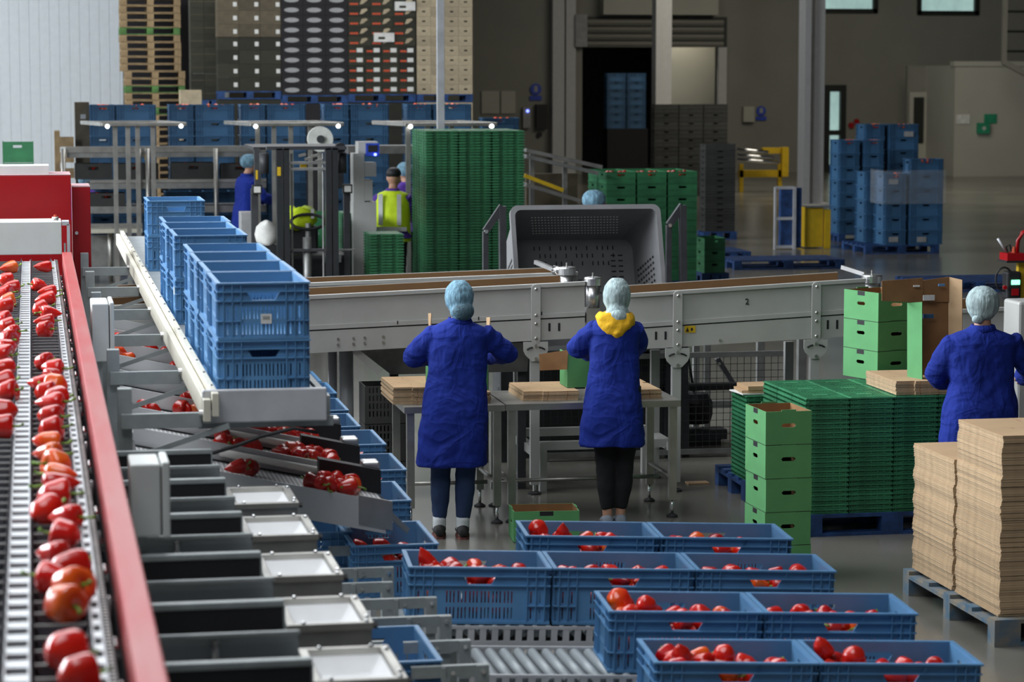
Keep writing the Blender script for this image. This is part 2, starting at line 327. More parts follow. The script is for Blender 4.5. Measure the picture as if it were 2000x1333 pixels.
# wall fittings
def flat(name, u0, u1, v0, v1, Y, m, label, cat, d=.03, disc=False):
    a, c = Q(u0, v0, Y), Q(u1, v1, Y)
    b = MB()
    if disc: b.cyl(((a.x+c.x)/2, Y-d, (a.z+c.z)/2), ((a.x+c.x)/2, Y, (a.z+c.z)/2), abs(c.x-a.x)/2, 20)
    else: b.box(a.x, c.x, Y-d, Y, c.z, a.z)
    return solo(name, b, m, label, cat)
def sign(u, v0, v1, w, label):
    a, c = Q(u-w/2, v0, YB-.02), Q(u+w/2, v1, YB-.02); t = thing('safety_sign', label, 'sign', ((a.x+c.x)/2, YB-.04, c.z), 0, None)
    b = MB(); h = a.z-c.z; b.cyl(((a.x+c.x)/2, YB-.06, c.z+h*.65), ((a.x+c.x)/2, YB-.04, c.z+h*.65), h*.34, 18); b.build('sign_disc', 'sign_blue', t)
    b = MB().box(a.x, c.x, YB-.06, YB-.04, c.z, c.z+h*.27); b.build('sign_plate', 'sign_blue', t)
    b = MB(); xm = (a.x+c.x)/2; b.box(xm-.05, xm+.05, YB-.07, YB-.06, c.z+h*.5, c.z+h*.85); b.build('pictogram', 'label_grey', t)
sign(1046, 163, 196, 23, 'round blue mandatory sign above the black wall dispenser')
sign(1486, 207, 235, 20, 'round blue mandatory sign beside the white hand dispenser')
flat('control_box', 1020, 1034, 210, 250, YB, 'label_grey', 'pale control box with a blue lamp on the back wall', 'box', .15)
flat('indicator_lamp', 1028, 1033, 214, 220, YB-.15, 'led_blue', 'small glowing blue lamp on the pale control box', 'lamp', .02, True)
flat('wall_dispenser', 1045, 1066, 204, 252, YB, 'black', 'tall black dispenser below the round blue sign', 'dispenser', .2)
flat('push_button', 1048, 1058, 258, 268, YB, 'black', 'round black button low on the back wall', 'button', .1, True)
flat('hand_dispenser', 1449, 1470, 208, 238, YB, 'wall_cream', 'white hand dispenser on the wall left of a blue sign', 'dispenser', .2)
flat('notice_board', 940, 975, 178, 222, YB, 'wall_cream', 'left grey notice board on the back wall', 'board', .06)
flat('notice_board', 978, 1006, 178, 222, YB, 'wall_cream', 'right grey notice board on the back wall', 'board', .06)
flat('alarm_button', 1656, 1667, 240, 250, YB, 'red_cabinet', 'lower left red alarm button right of the glass door', 'button', .08, True)
flat('alarm_button', 1667, 1677, 232, 243, YB, 'red_cabinet', 'upper right red alarm button right of the glass door', 'button', .08, True)
fa = Q(1907, 240, YR); t = thing('first_aid_box', 'dark green first aid box on the cream wall', 'box', (fa.x, YR, Q(1907, 261, YR).z))
b = MB().box(fa.x, Q(1930, 240, YR).x, YR-.15, YR, Q(1907, 261, YR).z, fa.z); b.build('cabinet', 'sign_green', t)
cxm = (fa.x+Q(1930, 240, YR).x)/2; czm = (fa.z+Q(1907, 261, YR).z)/2
MB().box(cxm-.02, cxm+.02, YR-.155, YR-.15, czm-.06, czm+.06).box(cxm-.06, cxm+.06, YR-.155, YR-.15, czm-.02, czm+.02).build('cross', 'label_white', t)
flat('exit_sign', 1922, 1946, 223, 241, YR, 'sign_green', 'green sign on cream wall above the first aid box', 'sign')
flat('paper_notice', 1868, 1893, 224, 242, YR, 'label_white', 'pale paper notice on the cream wall', 'notice')
# wall ladder top right
lx = Q(1962, 60, 68).x; lt = thing('caged_ladder', 'dark caged ladder at the top right corner', 'ladder', (lx, 68, Q(1970, 125, 68).z))
zb = Q(1970, 125, 68).z; b = MB(); b.beam((lx, 68, zb), (lx, 68, 9), .12); b.beam((lx+1.1, 68, zb+.0), (lx+1.1, 68, 9), .12); b.build('ladder_rail', 'wall_grey', lt)
for k in range(8): MB().beam((lx, 68, zb+.35+k*.55), (lx+1.1, 68, zb+.35+k*.55), .07).build('rung', 'frame_black', lt)
MB().beam((lx, 68, zb+.05), (lx+1.1, 68, zb-.5), .15).build('brace', 'wall_grey', lt)
# ============================================================ blue crates
CL, CW, CH = .59, .385, .235
def crate_mesh(L, Wd, Hh, slots=True):
    b = MB(); t = .006; i = .014   # walls inset behind the flange
    hw = .066
    def holes(half, g0, n):
        h = [(-hw, hw, Hh-.072, Hh-.042)]
        if slots:
            for row, (za, zb) in enumerate(((.085, .135), (.02, .068))):
                for k in range(n):
                    c = (k-(n-1)/2)*.0475
                    for q in (-1, 0, 1): h.append((c+q*.0145-.0028, c+q*.0145+.0028, za, zb))
                for sgn in (-1, 1):
                    for o in (.045, .082): h.append((sgn*(half-o)-.003, sgn*(half-o)+.003, za, zb))
        return h
    hl, hs = holes(L/2, 0, 6), holes(Wd/2, 0, 4 if Wd < .5 else 6)
    b.wall('x', -Wd/2+i, t, -L/2+i, L/2-i, .004, Hh-.004, hl); b.wall('x', Wd/2-i-t, t, -L/2+i, L/2-i, .004, Hh-.004, hl)
    b.wall('y', -L/2+i, t, -Wd/2+i, Wd/2-i, .004, Hh-.004, hs); b.wall('y', L/2-i-t, t, -Wd/2+i, Wd/2-i, .004, Hh-.004, hs)
    b.box(-L/2+i, L/2-i, -Wd/2+i, Wd/2-i, .0, .006)
    # handle wedges
    for s in (-1, 1):
        for q in (-1, 1):
            y0 = s*(Wd/2-i)-(t if s > 0 else 0); b.prism([(q*hw, Hh-.072), (q*hw, Hh-.042), (q*(hw-.018), Hh-.072)], 'y', y0, y0+t)
            x0 = s*(L/2-i)-(t if s > 0 else 0); b.prism([(q*hw, Hh-.072), (q*hw, Hh-.042), (q*(hw-.018), Hh-.072)], 'x', x0, x0+t)
    # flange, ribs
    def ring(z0, z1, d, g=0):
        b.box(-L/2+d, L/2-d, -Wd/2+d, -Wd/2+i+g, z0, z1); b.box(-L/2+d, L/2-d, Wd/2-i-g, Wd/2-d, z0, z1)
        b.box(-L/2+d, -L/2+i+g, -Wd/2+i+g, Wd/2-i-g, z0, z1); b.box(L/2-i-g, L/2-d, -Wd/2+i+g, Wd/2-i-g, z0, z1)
    ring(Hh-.007, Hh, 0, .004); ring(Hh-.040, Hh-.036, .002); ring(Hh-.078, Hh-.074, .003); ring(0, .012, .004)
    for s in (-1, 1):
        for half, ln in ((L/2, Wd), (Wd/2, L)):
            pass
        for o in (.028, .064, .100):
            for q in (-1, 1):
                x = q*(L/2-o); y = s*(Wd/2-i); ya, yb = sorted((y, s*(Wd/2-.003))); b.box(x-.0018, x+.0018, ya, yb, .01, Hh-.007)
                y = q*(Wd/2-o); x = s*(L/2-i); xa, xb = sorted((x, s*(L/2-.003))); b.box(xa, xb, y-.0018, y+.0018, .01, Hh-.007)
        for q in (-1, 1):
            yA, yB = sorted((s*(Wd/2-i), s*(Wd/2-.003))); 
            for (xa, xb) in ((L/2-.100, L/2-.01),): b.box(min(q*xa, q*xb), max(q*xa, q*xb), yA, yB, .074, .078)
            xA, xB = sorted((s*(L/2-i), s*(L/2-.003)))
            b.box(xA, xB, min(q*(Wd/2-.1), q*(Wd/2-.01)), max(q*(Wd/2-.1), q*(Wd/2-.01)), .074, .078)
            # slanted rib by the handle
            b.add([(hw+.004, s*(Wd/2-.003), Hh-.04), (hw+.022, s*(Wd/2-.003), Hh-.007), (hw+.026, s*(Wd/2-.003), Hh-.007), (hw+.008, s*(Wd/2-.003), Hh-.04)], [(0, 1, 2, 3)])
    return b
CR = Proto(solo('blue_crate', crate_mesh(CL, CW, CH), 'crate_blue', 'x', 'crate'))
FAR = MB(); FAR = crate_mesh(CL, CW, CH, False)
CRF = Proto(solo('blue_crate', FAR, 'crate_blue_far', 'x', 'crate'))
# ============================================================ peppers
def pepper_mesh(kind, m):
    r = random.Random(kind*11+3); lobes = 3 if kind % 2 else 4; a = [.10, .13, .08, .12, .10, .07][kind]; Ln = [.095, .085, .105, .082, .11, .09][kind]; R = [.038, .041, .034, .042, .035, .04][kind]; taper = [.55, .75, .45, .85, .35, .65][kind]
    b = MB(); prof = []
    for k in range(15):
        t = k/14; z = Ln*t
        e = min(1, (1-t)/.16) ** .5 if t > .84 else 1
        e2 = min(1, (t+.001)/.30) ** .55
        prof.append((max(.0015, R*e*e2*(taper+(1-taper)*min(1, t*1.5))), z-(0 if t < .93 else .006*(t-.93)/.07)))
    prof.append((.004, Ln-.016))
    ph = r.random()*6
    b.lathe(prof, n=24, lob=lambda th, z: 1+a*(abs(cos(lobes*(th+ph)/2))-.6)*(.5+z/Ln*.8)+.02*sin(th*2+z*40))
    b.v = [(x+.10*z*z/.1*(1 if kind % 2 else -1)*.6, y, z-Ln*.5) for x, y, z in b.v]
    return b.data('bell_pepper', m, True), Ln
def stem_mesh(kind, Ln):
    b = MB(); z = Ln*.5-.014; bend = [1, -1, .4, -.6, .9, -.2][kind]
    b.tube([(0, 0, z), (0, 0, z+.016), (.006*bend, 0, z+.03), (.018*bend, .004, z+.042)], [.006, .004, .0036, .0055], 7)
    b.lathe([(.013, 0), (.014, .003), (.004, .006)], (0, 0, z), 7); return b.data('pepper_stem', 'stem', True)
PM = ['pepper_red', 'pepper_orange', 'pepper_dark']
PMESH = {}; 
for k in range(6):
    for m in PM: PMESH[k, m], ln = pepper_mesh(k, m)
    PMESH['s', k] = stem_mesh(k, ln)
PR = random.Random(5)
def pepper(pos, label, group, col=None, scale=1, rot=None, k=None, stem=True):
    k = PR.choice([0, 1, 1, 3, 3, 5, 2, 4]) if k is None else k; m = col or PR.choice(['pepper_red', 'pepper_red', 'pepper_red', 'pepper_orange', 'pepper_dark'])
    o = bpy.data.objects.new('bell_pepper', PMESH[k, m]); C.objects.link(o); o.location = pos; sc = scale*PR.uniform(.92, 1.08); o.scale = (sc,)*3
    o.rotation_euler = rot or (PR.choice([-1, 1])*radians(PR.uniform(70, 105)), PR.uniform(-.4, .4), PR.uniform(0, 6.28))
    cn = {'pepper_red': 'bright red', 'pepper_orange': 'orange-red', 'pepper_dark': 'deep red'}[m]
    tag(o, cn+' pepper '+label, 'pepper', group)
    s = bpy.data.objects.new('stem', PMESH['s', k]); C.objects.link(s); s.parent = o
    return o
# heap of the lower peppers that fill the crates (nobody could count them)
HV = MB(); HR = random.Random(9)
def heap(cx, cy, z, L, Wd, rz, ry, n=3, m=5, ztop=None, levels=1):
    mt = Matrix.Translation((cx, cy, z)) @ Matrix.Rotation(rz, 4, 'Z') @ Matrix.Rotation(ry, 4, 'Y')
    for lv in range(levels):
        for i in range(m):
            for j in range(n):
                me = PMESH[HR.randrange(6), 'pepper_red']; p = Vector(((i+.5)/m*L-L/2+HR.uniform(-.01, .01), (j+.5)/n*Wd-Wd/2+HR.uniform(-.01, .01), .045+lv*.06))
                a = mt @ Matrix.Translation(p) @ Euler((radians(90+HR.uniform(-20, 20)), 0, HR.uniform(0, 6))).to_matrix().to_4x4()
                HV.mi = 0 if HR.random() < .8 else 1
                HV.add([a @ v.co for v in me.vertices], [tuple(q.vertices) for q in me.polygons]); HV.mi = 0
# ============================================================ crate lanes at the right front
TILT = radians(1.9); YAW = radians(-4)
rows = [  # left end X, front Y, rim z at the left end, number of crates, row name
    (2.06, 10.74, 1.0, 2, 'farthest row'), (1.46, 10.14, 1.0, 3, 'second farthest row'), (2.07, 9.15, 1.0, 2, 'second nearest row'), (2.09, 8.52, .95, 2, 'nearest row')]
pos_name = {2: ['left', 'right'], 3: ['left', 'middle', 'right']}
CRATES = []
for X0, Y0, Z0, n, nm in rows:
    for k in range(n):
        s = k*CL+CL/2+k*.004
        cx = X0+s*cos(YAW)-CW/2*sin(YAW); cy = Y0+s*sin(YAW)+CW/2*cos(YAW); cz = Z0-CH-s*math.tan(TILT)
        o = CR.put((cx, cy, cz), (0, TILT, YAW), 'blue crate of peppers, %s one of the %s on the roller lanes' % (pos_name[n][k], nm), 'crates of peppers on the roller lanes')
        heap(cx, cy, cz, CL-.09, CW-.09, YAW, TILT, 3, 5, levels=2); CRATES.append((cx, cy, cz, nm, pos_name[n][k]))
def put_peppers(cx, cy, cz, rz, ry, spots, where, group):
    mt = Matrix.Translation((cx, cy, cz)) @ Matrix.Rotation(rz, 4, 'Z') @ Matrix.Rotation(ry, 4, 'Y')
    spots = sorted(spots)
    for i, sp in enumerate(spots):
        x, y, z = sp[:3]; col = sp[3] if len(sp) > 3 else None
        pepper(mt @ Vector((x, y, z)), '%s from left in %s' % (nth(i+1), where), group, col)
def rnd_spots(n, L, Wd, z, seed, slope=0):
    r = random.Random(seed); out = []
    nx = max(3, int(L/.085)); ny = max(2, int(Wd/.085))
    cells = [(i, j) for i in range(nx) for j in range(ny)]; r.shuffle(cells)
    for i, j in cells[:n]:
        x = (i+.5)/nx*L-L/2; out.append((x+r.uniform(-.012, .012), (j+.5)/ny*Wd-Wd/2+r.uniform(-.012, .012), z-slope*x+r.uniform(-.012, .012)))
    return out
for idx, (cx, cy, cz, nm, pn) in enumerate(CRATES):
    sl = .09 if pn == 'left' else .03
    put_peppers(cx, cy, cz, YAW, TILT, rnd_spots(15, CL-.11, CW-.12, .172 if pn == 'left' else .158, idx+20, sl), 'the %s crate of the %s' % (pn, nm), 'peppers in the crates at lower right')
def tall(c, x, y, z, col): 
    cx, cy, cz, nm, pn = CRATES[c]; mt = Matrix.Translation((cx, cy, cz)) @ Matrix.Rotation(YAW, 4, 'Z')
    pepper(mt @ Vector((x, y, z)), '%s above the rim, %s crate of the %s' % (['leftmost', 'second', 'third'][0 if x < -.15 else 1 if x < -.05 else 2], pn, nm), 'peppers heaped above the crate rims', col, 1.05, (radians(200), .3, x*9))
tall(0, -.20, .09, .225, 'pepper_red'); tall(0, -.10, -.02, .22, 'pepper_red'); tall(2, -.20, .0, .235, 'pepper_red'); tall(5, -.21, .07, .235, 'pepper_orange'); tall(5, -.12, -.03, .23, 'pepper_red')
tall(7, -.16, -.02, .225, 'pepper_red'); tall(7, .0, .0, .22, 'pepper_red'); tall(8, -.22, .07, .24, 'pepper_red'); tall(8, -.12, .0, .22, 'pepper_red')
# roller lanes under them
def lane(nm, Xa, Xb, Y0, z0, roll, label):
    t = thing('roller_lane', label, 'conveyor', (Xa, Y0, z0), 0, None)
    def pt(x, y, z): s = x-Xa; return Vector((x, Y0+s*math.tan(YAW)+y, z0-s*math.tan(TILT)+z))
    L = Xb-Xa
    for y, tag_ in ((-.06, 0), (.42, 1)):
        b = MB(); n = int(L/.0485); zt = -.006
        b.beam(pt(Xa, y, zt), pt(Xb, y, zt), .012, .012); b.beam(pt(Xa, y, zt-.065), pt(Xb, y, zt-.065), .012, .02); 
        for k in range(n+1):
            x = Xa+k*.0485; b.beam(pt(x, y, zt-.035), pt(min(x+.026, Xb), y, zt-.035), .010, .06)
        b.build('side_rail', 'galv', t)
    b = MB(); b.beam(pt(Xa, .18, -.10), pt(Xb, .18, -.10), .40, .01); b.build('under_pan', 'rubber', t)
    if roll:
        for k in range(int(L/.055)):
            x = Xa+.03+k*.055; MB().cyl(pt(x, -.05, -.026), pt(x, .41, -.026), .022, 12).build('roller', 'grey_plate', t, smooth=True)
    else:
        b = MB()
        for k in range(int(L/.055)):
            x = Xa+.03+k*.055; b.cyl(pt(x, -.05, -.026), pt(x, .41, -.026), .022, 10)
        b.build('rollers', 'grey_plate', t, smooth=True)
    for x in (Xa+.1, Xb-.1):
        for y in (-.06, .42):
            p = pt(x, y, -.08); MB().box(p.x-.02, p.x+.02, p.y-.02, p.y+.02, .0, p.z).build('leg', 'grey_rail', t)
lane('a', 2.02, 3.2, 10.76, 1.0-CH+.018, 0, 'roller lane carrying the farthest row of pepper crates')
lane('b', 1.46, 3.2, 10.16, 1.0-CH+.002, 0, 'roller lane with slotted side rail under the row of three pepper crates')
lane('c', 1.62, 3.2, 9.19, 1.0-CH+.02, 1, 'roller lane with bare rollers left of the second nearest crate row')
lane('d', 1.62, 3.2, 8.56, .95-CH+.018, 1, 'roller lane under the nearest row of pepper crates')
# ============================================================ crates in line beneath the slides
line = [(1.49, 16.94), (1.515, 16.29), (1.49, 15.45), (1.47, 14.72), (1.52, 13.98), (1.50, 13.05), (1.385, 12.1), (1.345, 11.0), (1.0, 11.30), (1.0, 8.73)]
lnm = ['farthest of the line', 'second farthest of the line', 'third farthest of the line', 'fourth farthest of the line', 'fifth farthest of the line', 'sixth farthest of the line', 'seventh farthest of the line', 'nearest of the line', 'single behind the second tray', 'single at the bottom edge']
for i, (x, y) in enumerate(line):
    cx, cy = x+CW/2, y+CL/2; cz = .94-CH
    if i == 7: cz = .93-CH
    CR.put((cx, cy, cz), (0, 0, pi/2), 'blue vented crate beside the sloping belts, '+lnm[i], 'blue crates in line below the slides')
    if i < 8: heap(cx, cy, cz, CW-.09, CL-.09, 0, 0, 5, 3, levels=1 if i < 7 else 2)
    n = [1, 5, 4, 4, 7, 9, 9, 10, 1, 1][i]
    put_peppers(cx, cy, cz, 0, 0, rnd_spots(n, CW-.12, CL-.11, .125 if 0 < i < 8 else .05, 60+i), 'the crate, '+lnm[i], 'peppers in the crates below the slides')
t = thing('crate_conveyor', 'long low roller conveyor running away under the line of blue crates', 'conveyor', (1.7, 13.5, 0))
b = MB()
for k in range(90): b.cyl((1.43, 10.95+k*.074, .94-CH-.024), (1.80, 10.95+k*.074, .94-CH-.024), .022, 8)
b.build('rollers', 'grey_plate', t); 
for x in (1.41, 1.82): MB().box(x-.012, x+.012, 10.8, 17.6, .62, .70).build('side_rail', 'galv', t)
for y in (11.2, 13.2, 15.2, 17.4):
    for x in (1.41, 1.82): MB().box(x-.02, x+.02, y-.02, y+.02, 0, .62).build('leg', 'grey_rail', t)
# ============================================================ grey guides between trays and crate lanes
guides = [(765, 1068, 694, .90), (770, 1112, 665, .93), (768, 1141, 660, .90), (855, 1172, 692, .92), (884, 1208, 712, .95), (920, 1254, 850, .90), (956, 1302, 868, .92)]
for i, (u1, v, u0, z) in enumerate(guides):
    a, c = P(u0, v, z), P(u1, v, z); yy = (a.y+c.y)/2; a.y = c.y = yy; a.x -= .12
    t = thing('guide_rail', 'grey bolted steel guide rail, %s from the back beside the white trays' % nth(i+1), 'rail', (c.x, yy, 0), 0, 'grey guide rails')
    b = MB(); b.box(a.x, c.x, yy-.004, yy+.0, z-.038, z); b.box(a.x, c.x, yy-.004, yy+.02, z, z+.004); b.build('angle_bar', 'grey_rail', t)
    b = MB(); b.box(c.x-.045, c.x, yy-.012, yy-.004, z-.14, z+.003); b.build('bracket', 'grey_rail', t); MB().box(c.x-.17, c.x-.155, yy-.012, yy-.004, z-.14, z).build('bracket', 'grey_rail', t)
    for x, zz in ((c.x-.022, z-.018), (c.x-.022, z-.09), (c.x-.13, z-.018)): MB().cyl((x, yy-.02, zz), (x, yy-.012, zz), .008, 8).build('bolt', 'chrome', t)
    b = MB().box(c.x-.045, c.x-.005, yy+.0, yy+.04, .0, z-.04); b.build('post', 'grey_rail', t)
# small chain drives lying between the lanes
t = thing('chain_drive', 'black chain drive with steel side plates between the grey guide rails', 'drive', (1.3, 9.55, 0))
MB().box(1.02, 1.44, 9.5, 9.53, .76, .84).box(1.02, 1.44, 9.6, 9.63, .76, .84).build('side_plate', 'grey_rail', t)
MB().cyl((1.08, 9.52, .80), (1.08, 9.61, .80), .05, 14).build('sprocket', 'black', t); MB().box(1.08, 1.44, 9.54, 9.59, .82, .845).build('chain', 'rubber', t)
MB().box(1.2, 1.24, 9.54, 9.59, 0, .76).build('post', 'grey_rail', t)
t = thing('curved_cover', 'dark rounded cover beside the nearest guide rails', 'cover', (1.5, 8.9, 0))
MB().cyl((1.49, 8.86, .72), (1.49, 8.94, .72), .085, 20).build('drum', 'steel_dull', t); MB().box(1.47, 1.53, 8.88, 8.92, 0, .66).build('post', 'grey_rail', t)
# ============================================================ sorting machine at the left
BZ = 1.75
Y0b, Y1b = 4.2, 17.2
def tray_lane(x0, x1, label, group):
    t = thing('sorting_belt', label, 'conveyor', ((x0+x1)/2, Y0b, 0), 0, group)
    b = MB(); n = int((Y1b-Y0b)/.13)
    for k in range(n):
        y = Y0b+k*.13
        b.hexa([(x0, y, BZ-.05), (x1, y, BZ-.05), (x1, y+.122, BZ-.05), (x0, y+.122, BZ-.05)], [(x0, y, BZ+.006), (x1, y, BZ+.006), (x1, y+.122, BZ-.022), (x0, y+.122, BZ-.022)])
        for (xa, xb, xc) in ((x0, x0+.016, x0),): b.hexa([(x0, y, BZ-.03), (x0+.022, y, BZ-.03), (x0+.022, y+.01, BZ-.03), (x0, y+.09, BZ-.03)], [(x0, y, BZ+.03), (x0+.001, y, BZ+.03), (x0+.001, y+.01, BZ+.03), (x0, y+.012, BZ+.03)])
        b.hexa([(x1-.026, y, BZ-.03), (x1, y, BZ-.03), (x1, y+.09, BZ-.03), (x1-.026, y+.01, BZ-.03)], [(x1-.001, y, BZ+.032), (x1, y, BZ+.032), (x1, y+.012, BZ+.032), (x1-.001, y+.01, BZ+.032)])
    b.build('trays', 'tray_dark', t)['kind'] = 'stuff'
    b = MB()
    for k in range(n): b.box(x0+.004, x1-.004, Y0b+k*.13-.003, Y0b+k*.13+.003, BZ+.006, BZ+.011)
    b.build('tray_lips', 'steel_dull', t)['kind'] = 'stuff'
    return t
lane_l = tray_lane(-.232, -.082, 'left lane of dark pepper trays on the sorting machine', None)
lane_r = tray_lane(-.022, .108, 'right lane of dark pepper trays on the sorting machine', None)
def rung_track(x0, x1, m, label, pitch=.13, wide=.062):
    t = thing('roller_track', label, 'track', ((x0+x1)/2, Y0b, 0)); b = MB()
    for k in range(int((Y1b-Y0b)/pitch)): b.box(x0+.004, x1-.004, Y0b+k*pitch, Y0b+k*pitch+wide, BZ-.004, BZ+.006)
    b.build('rungs', m, t)['kind'] = 'stuff'
    MB().box(x0+.004, x1-.004, Y0b, Y1b, BZ-.06, BZ-.03).build('bed', 'black', t)
    MB().box(x1-.004, x1, Y0b, Y1b, BZ-.05, BZ+.012).box(x0, x0+.003, Y0b, Y1b, BZ-.05, BZ+.008).build('edge_strip', 'galv', t)
rung_track(-.080, -.026, 'slat_white', 'bright roller track between the two tray lanes')
rung_track(.110, .134, 'slat_white', 'narrow chain track along the right edge of the trays')
t = thing('chain_guard', 'long grey chain strip between the trays and the red rail', 'chain', (.143, Y0b, 0))
b = MB(); b.box(.136, .152, Y0b, Y1b, BZ-.06, BZ+.006); b.build('strip', 'rubber', t)
b = MB()
for k in range(380): b.cyl((.144, Y0b+.01+k*.0342, BZ+.004), (.144, Y0b+.01+k*.0342, BZ+.011), .0075, 6)
b.build('links', 'steel_dull', t)['kind'] = 'stuff'
# red rail
t = thing('red_rail', 'long worn red guard rail running beside the sorting belts', 'rail', (.195, Y0b, 0))
MB().box(.178, .240, Y0b, 16.9, 1.70, 1.83).build('bar', 'red_paint', t, bev=.006)
MB().box(.1775, .179, Y0b, 16.9, 1.62, 1.70).build('clear_skirt', 'film', t)
for k in range(15):
    y = 4.9+k*.8; MB().box(.182, .236, y, y+.05, 1.30, 1.70).build('hanger', 'charcoal', t)
rr = random.Random(4)
hv = thing('valve_row', 'row of dark valves and hoses with bright fittings along the red rail', 'valves', (.163, 5, 0))
for k in range(26):
    y = 5.3+k*.44+rr.uniform(-.05, .05); b = MB(); b.box(.154, .172, y, y+.10, 1.60, 1.69); b.build('valve', 'charcoal', hv)
    b = MB()
    for q in range(3): b.lathe([(.0, 0), (.008, 0), (.008, .012), (.005, .02), (0, .022)], (.163, y+.02+q*.03, 1.70), 8)
    b.build('fitting', 'chrome', hv, smooth=True)
for k in range(12):
    y = 6.0+k*.9+rr.uniform(-.1, .1); MB().tube([(.158, y, 1.66), (.158, y+.03, 1.72), (.160, y+.09, 1.74), (.165, y+.15, 1.71), (.17, y+.17, 1.64)], .007, 6).build('hose', 'black', hv, smooth=True)
t = thing('underframe', 'dark steel underframe below the sorting belts', 'frame', (-.05, 5, 0))
MB().box(-.26, .16, Y0b, 17.2, 1.52, 1.66).build('bed_beam', 'charcoal', t)
for y in (6, 9, 12, 15, 17):
    for x in (-.22, .12): MB().box(x-.03, x+.03, y-.03, y+.03, 0, 1.52).build('leg', 'galv', t)
# belt end cover
t = thing('end_cover', 'scuffed light grey cover box over the far end of the belts', 'cover', (-.1, 17.3, 1.75))
a, c = Q(-40, 435, 17.2), Q(121, 497, 17.2)
MB().box(a.x-.2, c.x, 17.2, 17.6, c.z, a.z).build('panel', 'box_grey', t, bev=.004)
MB().box(c.x+.004, c.x+.05, 17.2, 17.4, a.z-.025, a.z).box(c.x+.035, c.x+.055, 17.2, 17.25, 1.76, a.z-.02).build('bracket', 'galv', t)
MB().cyl((c.x+.02, 17.19, 1.78), (c.x+.02, 17.19, 1.87), .006, 8).build('rod', 'chrome', t)
# red cabinets
def cabinet(u0, u1, v0, Y, dep, label, lampu=None):
    a, c = Q(u0, v0, Y), Q(u1, v0, Y); t = thing('machine_cabinet', label, 'cabinet', ((a.x+c.x)/2, Y, 0))
    MB().box(a.x, c.x, Y, Y+dep, 0.6, a.z-.003).build('body', 'red_cabinet', t, bev=.004); MB().box(a.x, c.x, Y, Y+dep, a.z-.002, a.z+.002).build('lit_top', 'lit_red_top', t)  # thin pale sheet paints the light falling on the red cabinet top
    MB().box(a.x+.05, c.x-.02, Y+.04, Y+dep-.04, 0, .6).build('plinth', 'charcoal', t)
    return t, a, c
t, a, c = cabinet(-60, 138, 343, 18.0, .55, 'large glossy red cabinet standing behind the belt end cover')
MB().box(a.x+.05, Q(95, 330, 18.2).x, 18.1, 18.45, a.z+.002, a.z+.06).build('top_box', 'box_grey', t)
t, a, c = cabinet(141, 176, 365, 18.3, .5, 'narrow lower red cabinet right of the large red cabinet')
MB().cyl((c.x-.10, 18.29, 1.87), (c.x-.10, 18.25, 1.87), .012, 10).build('lock', 'chrome', t)
a = Q(108, 428, 17.35); t = thing('warning_light', 'small steel sensor with a red cap on the belt end cover', 'lamp', (a.x, 17.35, Q(108, 434, 17.35).z))
z = t.location.z; MB().cyl((a.x, 17.35, z), (a.x, 17.35, z+.035), .022, 14).build('body', 'steel', t, smooth=True); MB().cyl((a.x, 17.35, z+.035), (a.x, 17.35, z+.048), .01, 10).build('cap', 'red_print', t)
# green crates at far left edge behind
# peppers on the belts
right = [(82, 521), (77, 557), (92, 569), (89, 583), (79, 604), (100, 611), (86, 627), (86, 643), (84, 707), (103, 718), (104, 738), (78, 747), (110, 753), (88, 766), (108, 776), (98, 785), (97, 812), (100, 839), (92, 862), (92, 885), (112, 908), (119, 926), (118, 945), (107, 966), (88, 998), (127, 1010), (127, 1046), (102, 1080), (132, 1106), (105, 1128), (138, 1146), (122, 1177), (126, 1272), (152, 1320)]
left = [(16, 522), (11, 546), (22, 560), (10, 573), (14, 587), (9, 598), (4, 622), (14, 637), (20, 650), (13, 663), (14, 678), (4, 690), (8, 718), (2, 745), (14, 764), (11, 803), (6, 832)]
lr = [pi/2, 0]
for lst, side in ((right, 'right'), (left, 'left')):
    for i, (u, v) in enumerate(lst):
        p = P(u, v, BZ+.042); near = (v-500)/833
        col = PR.choice(['pepper_red', 'pepper_orange', 'pepper_red']) if v > 850 or i % 4 == 0 else 'pepper_red'
        pepper((p.x, p.y, BZ+.040), 'on the %s tray lane, %s from the far end' % (side, nth(i+1)), 'peppers riding the sorting belts', col, 1.08, (radians(PR.uniform(75, 100)), PR.uniform(-.5, .5), pi/2*PR.choice([1, 1, -1])+PR.uniform(-.9, .9)))
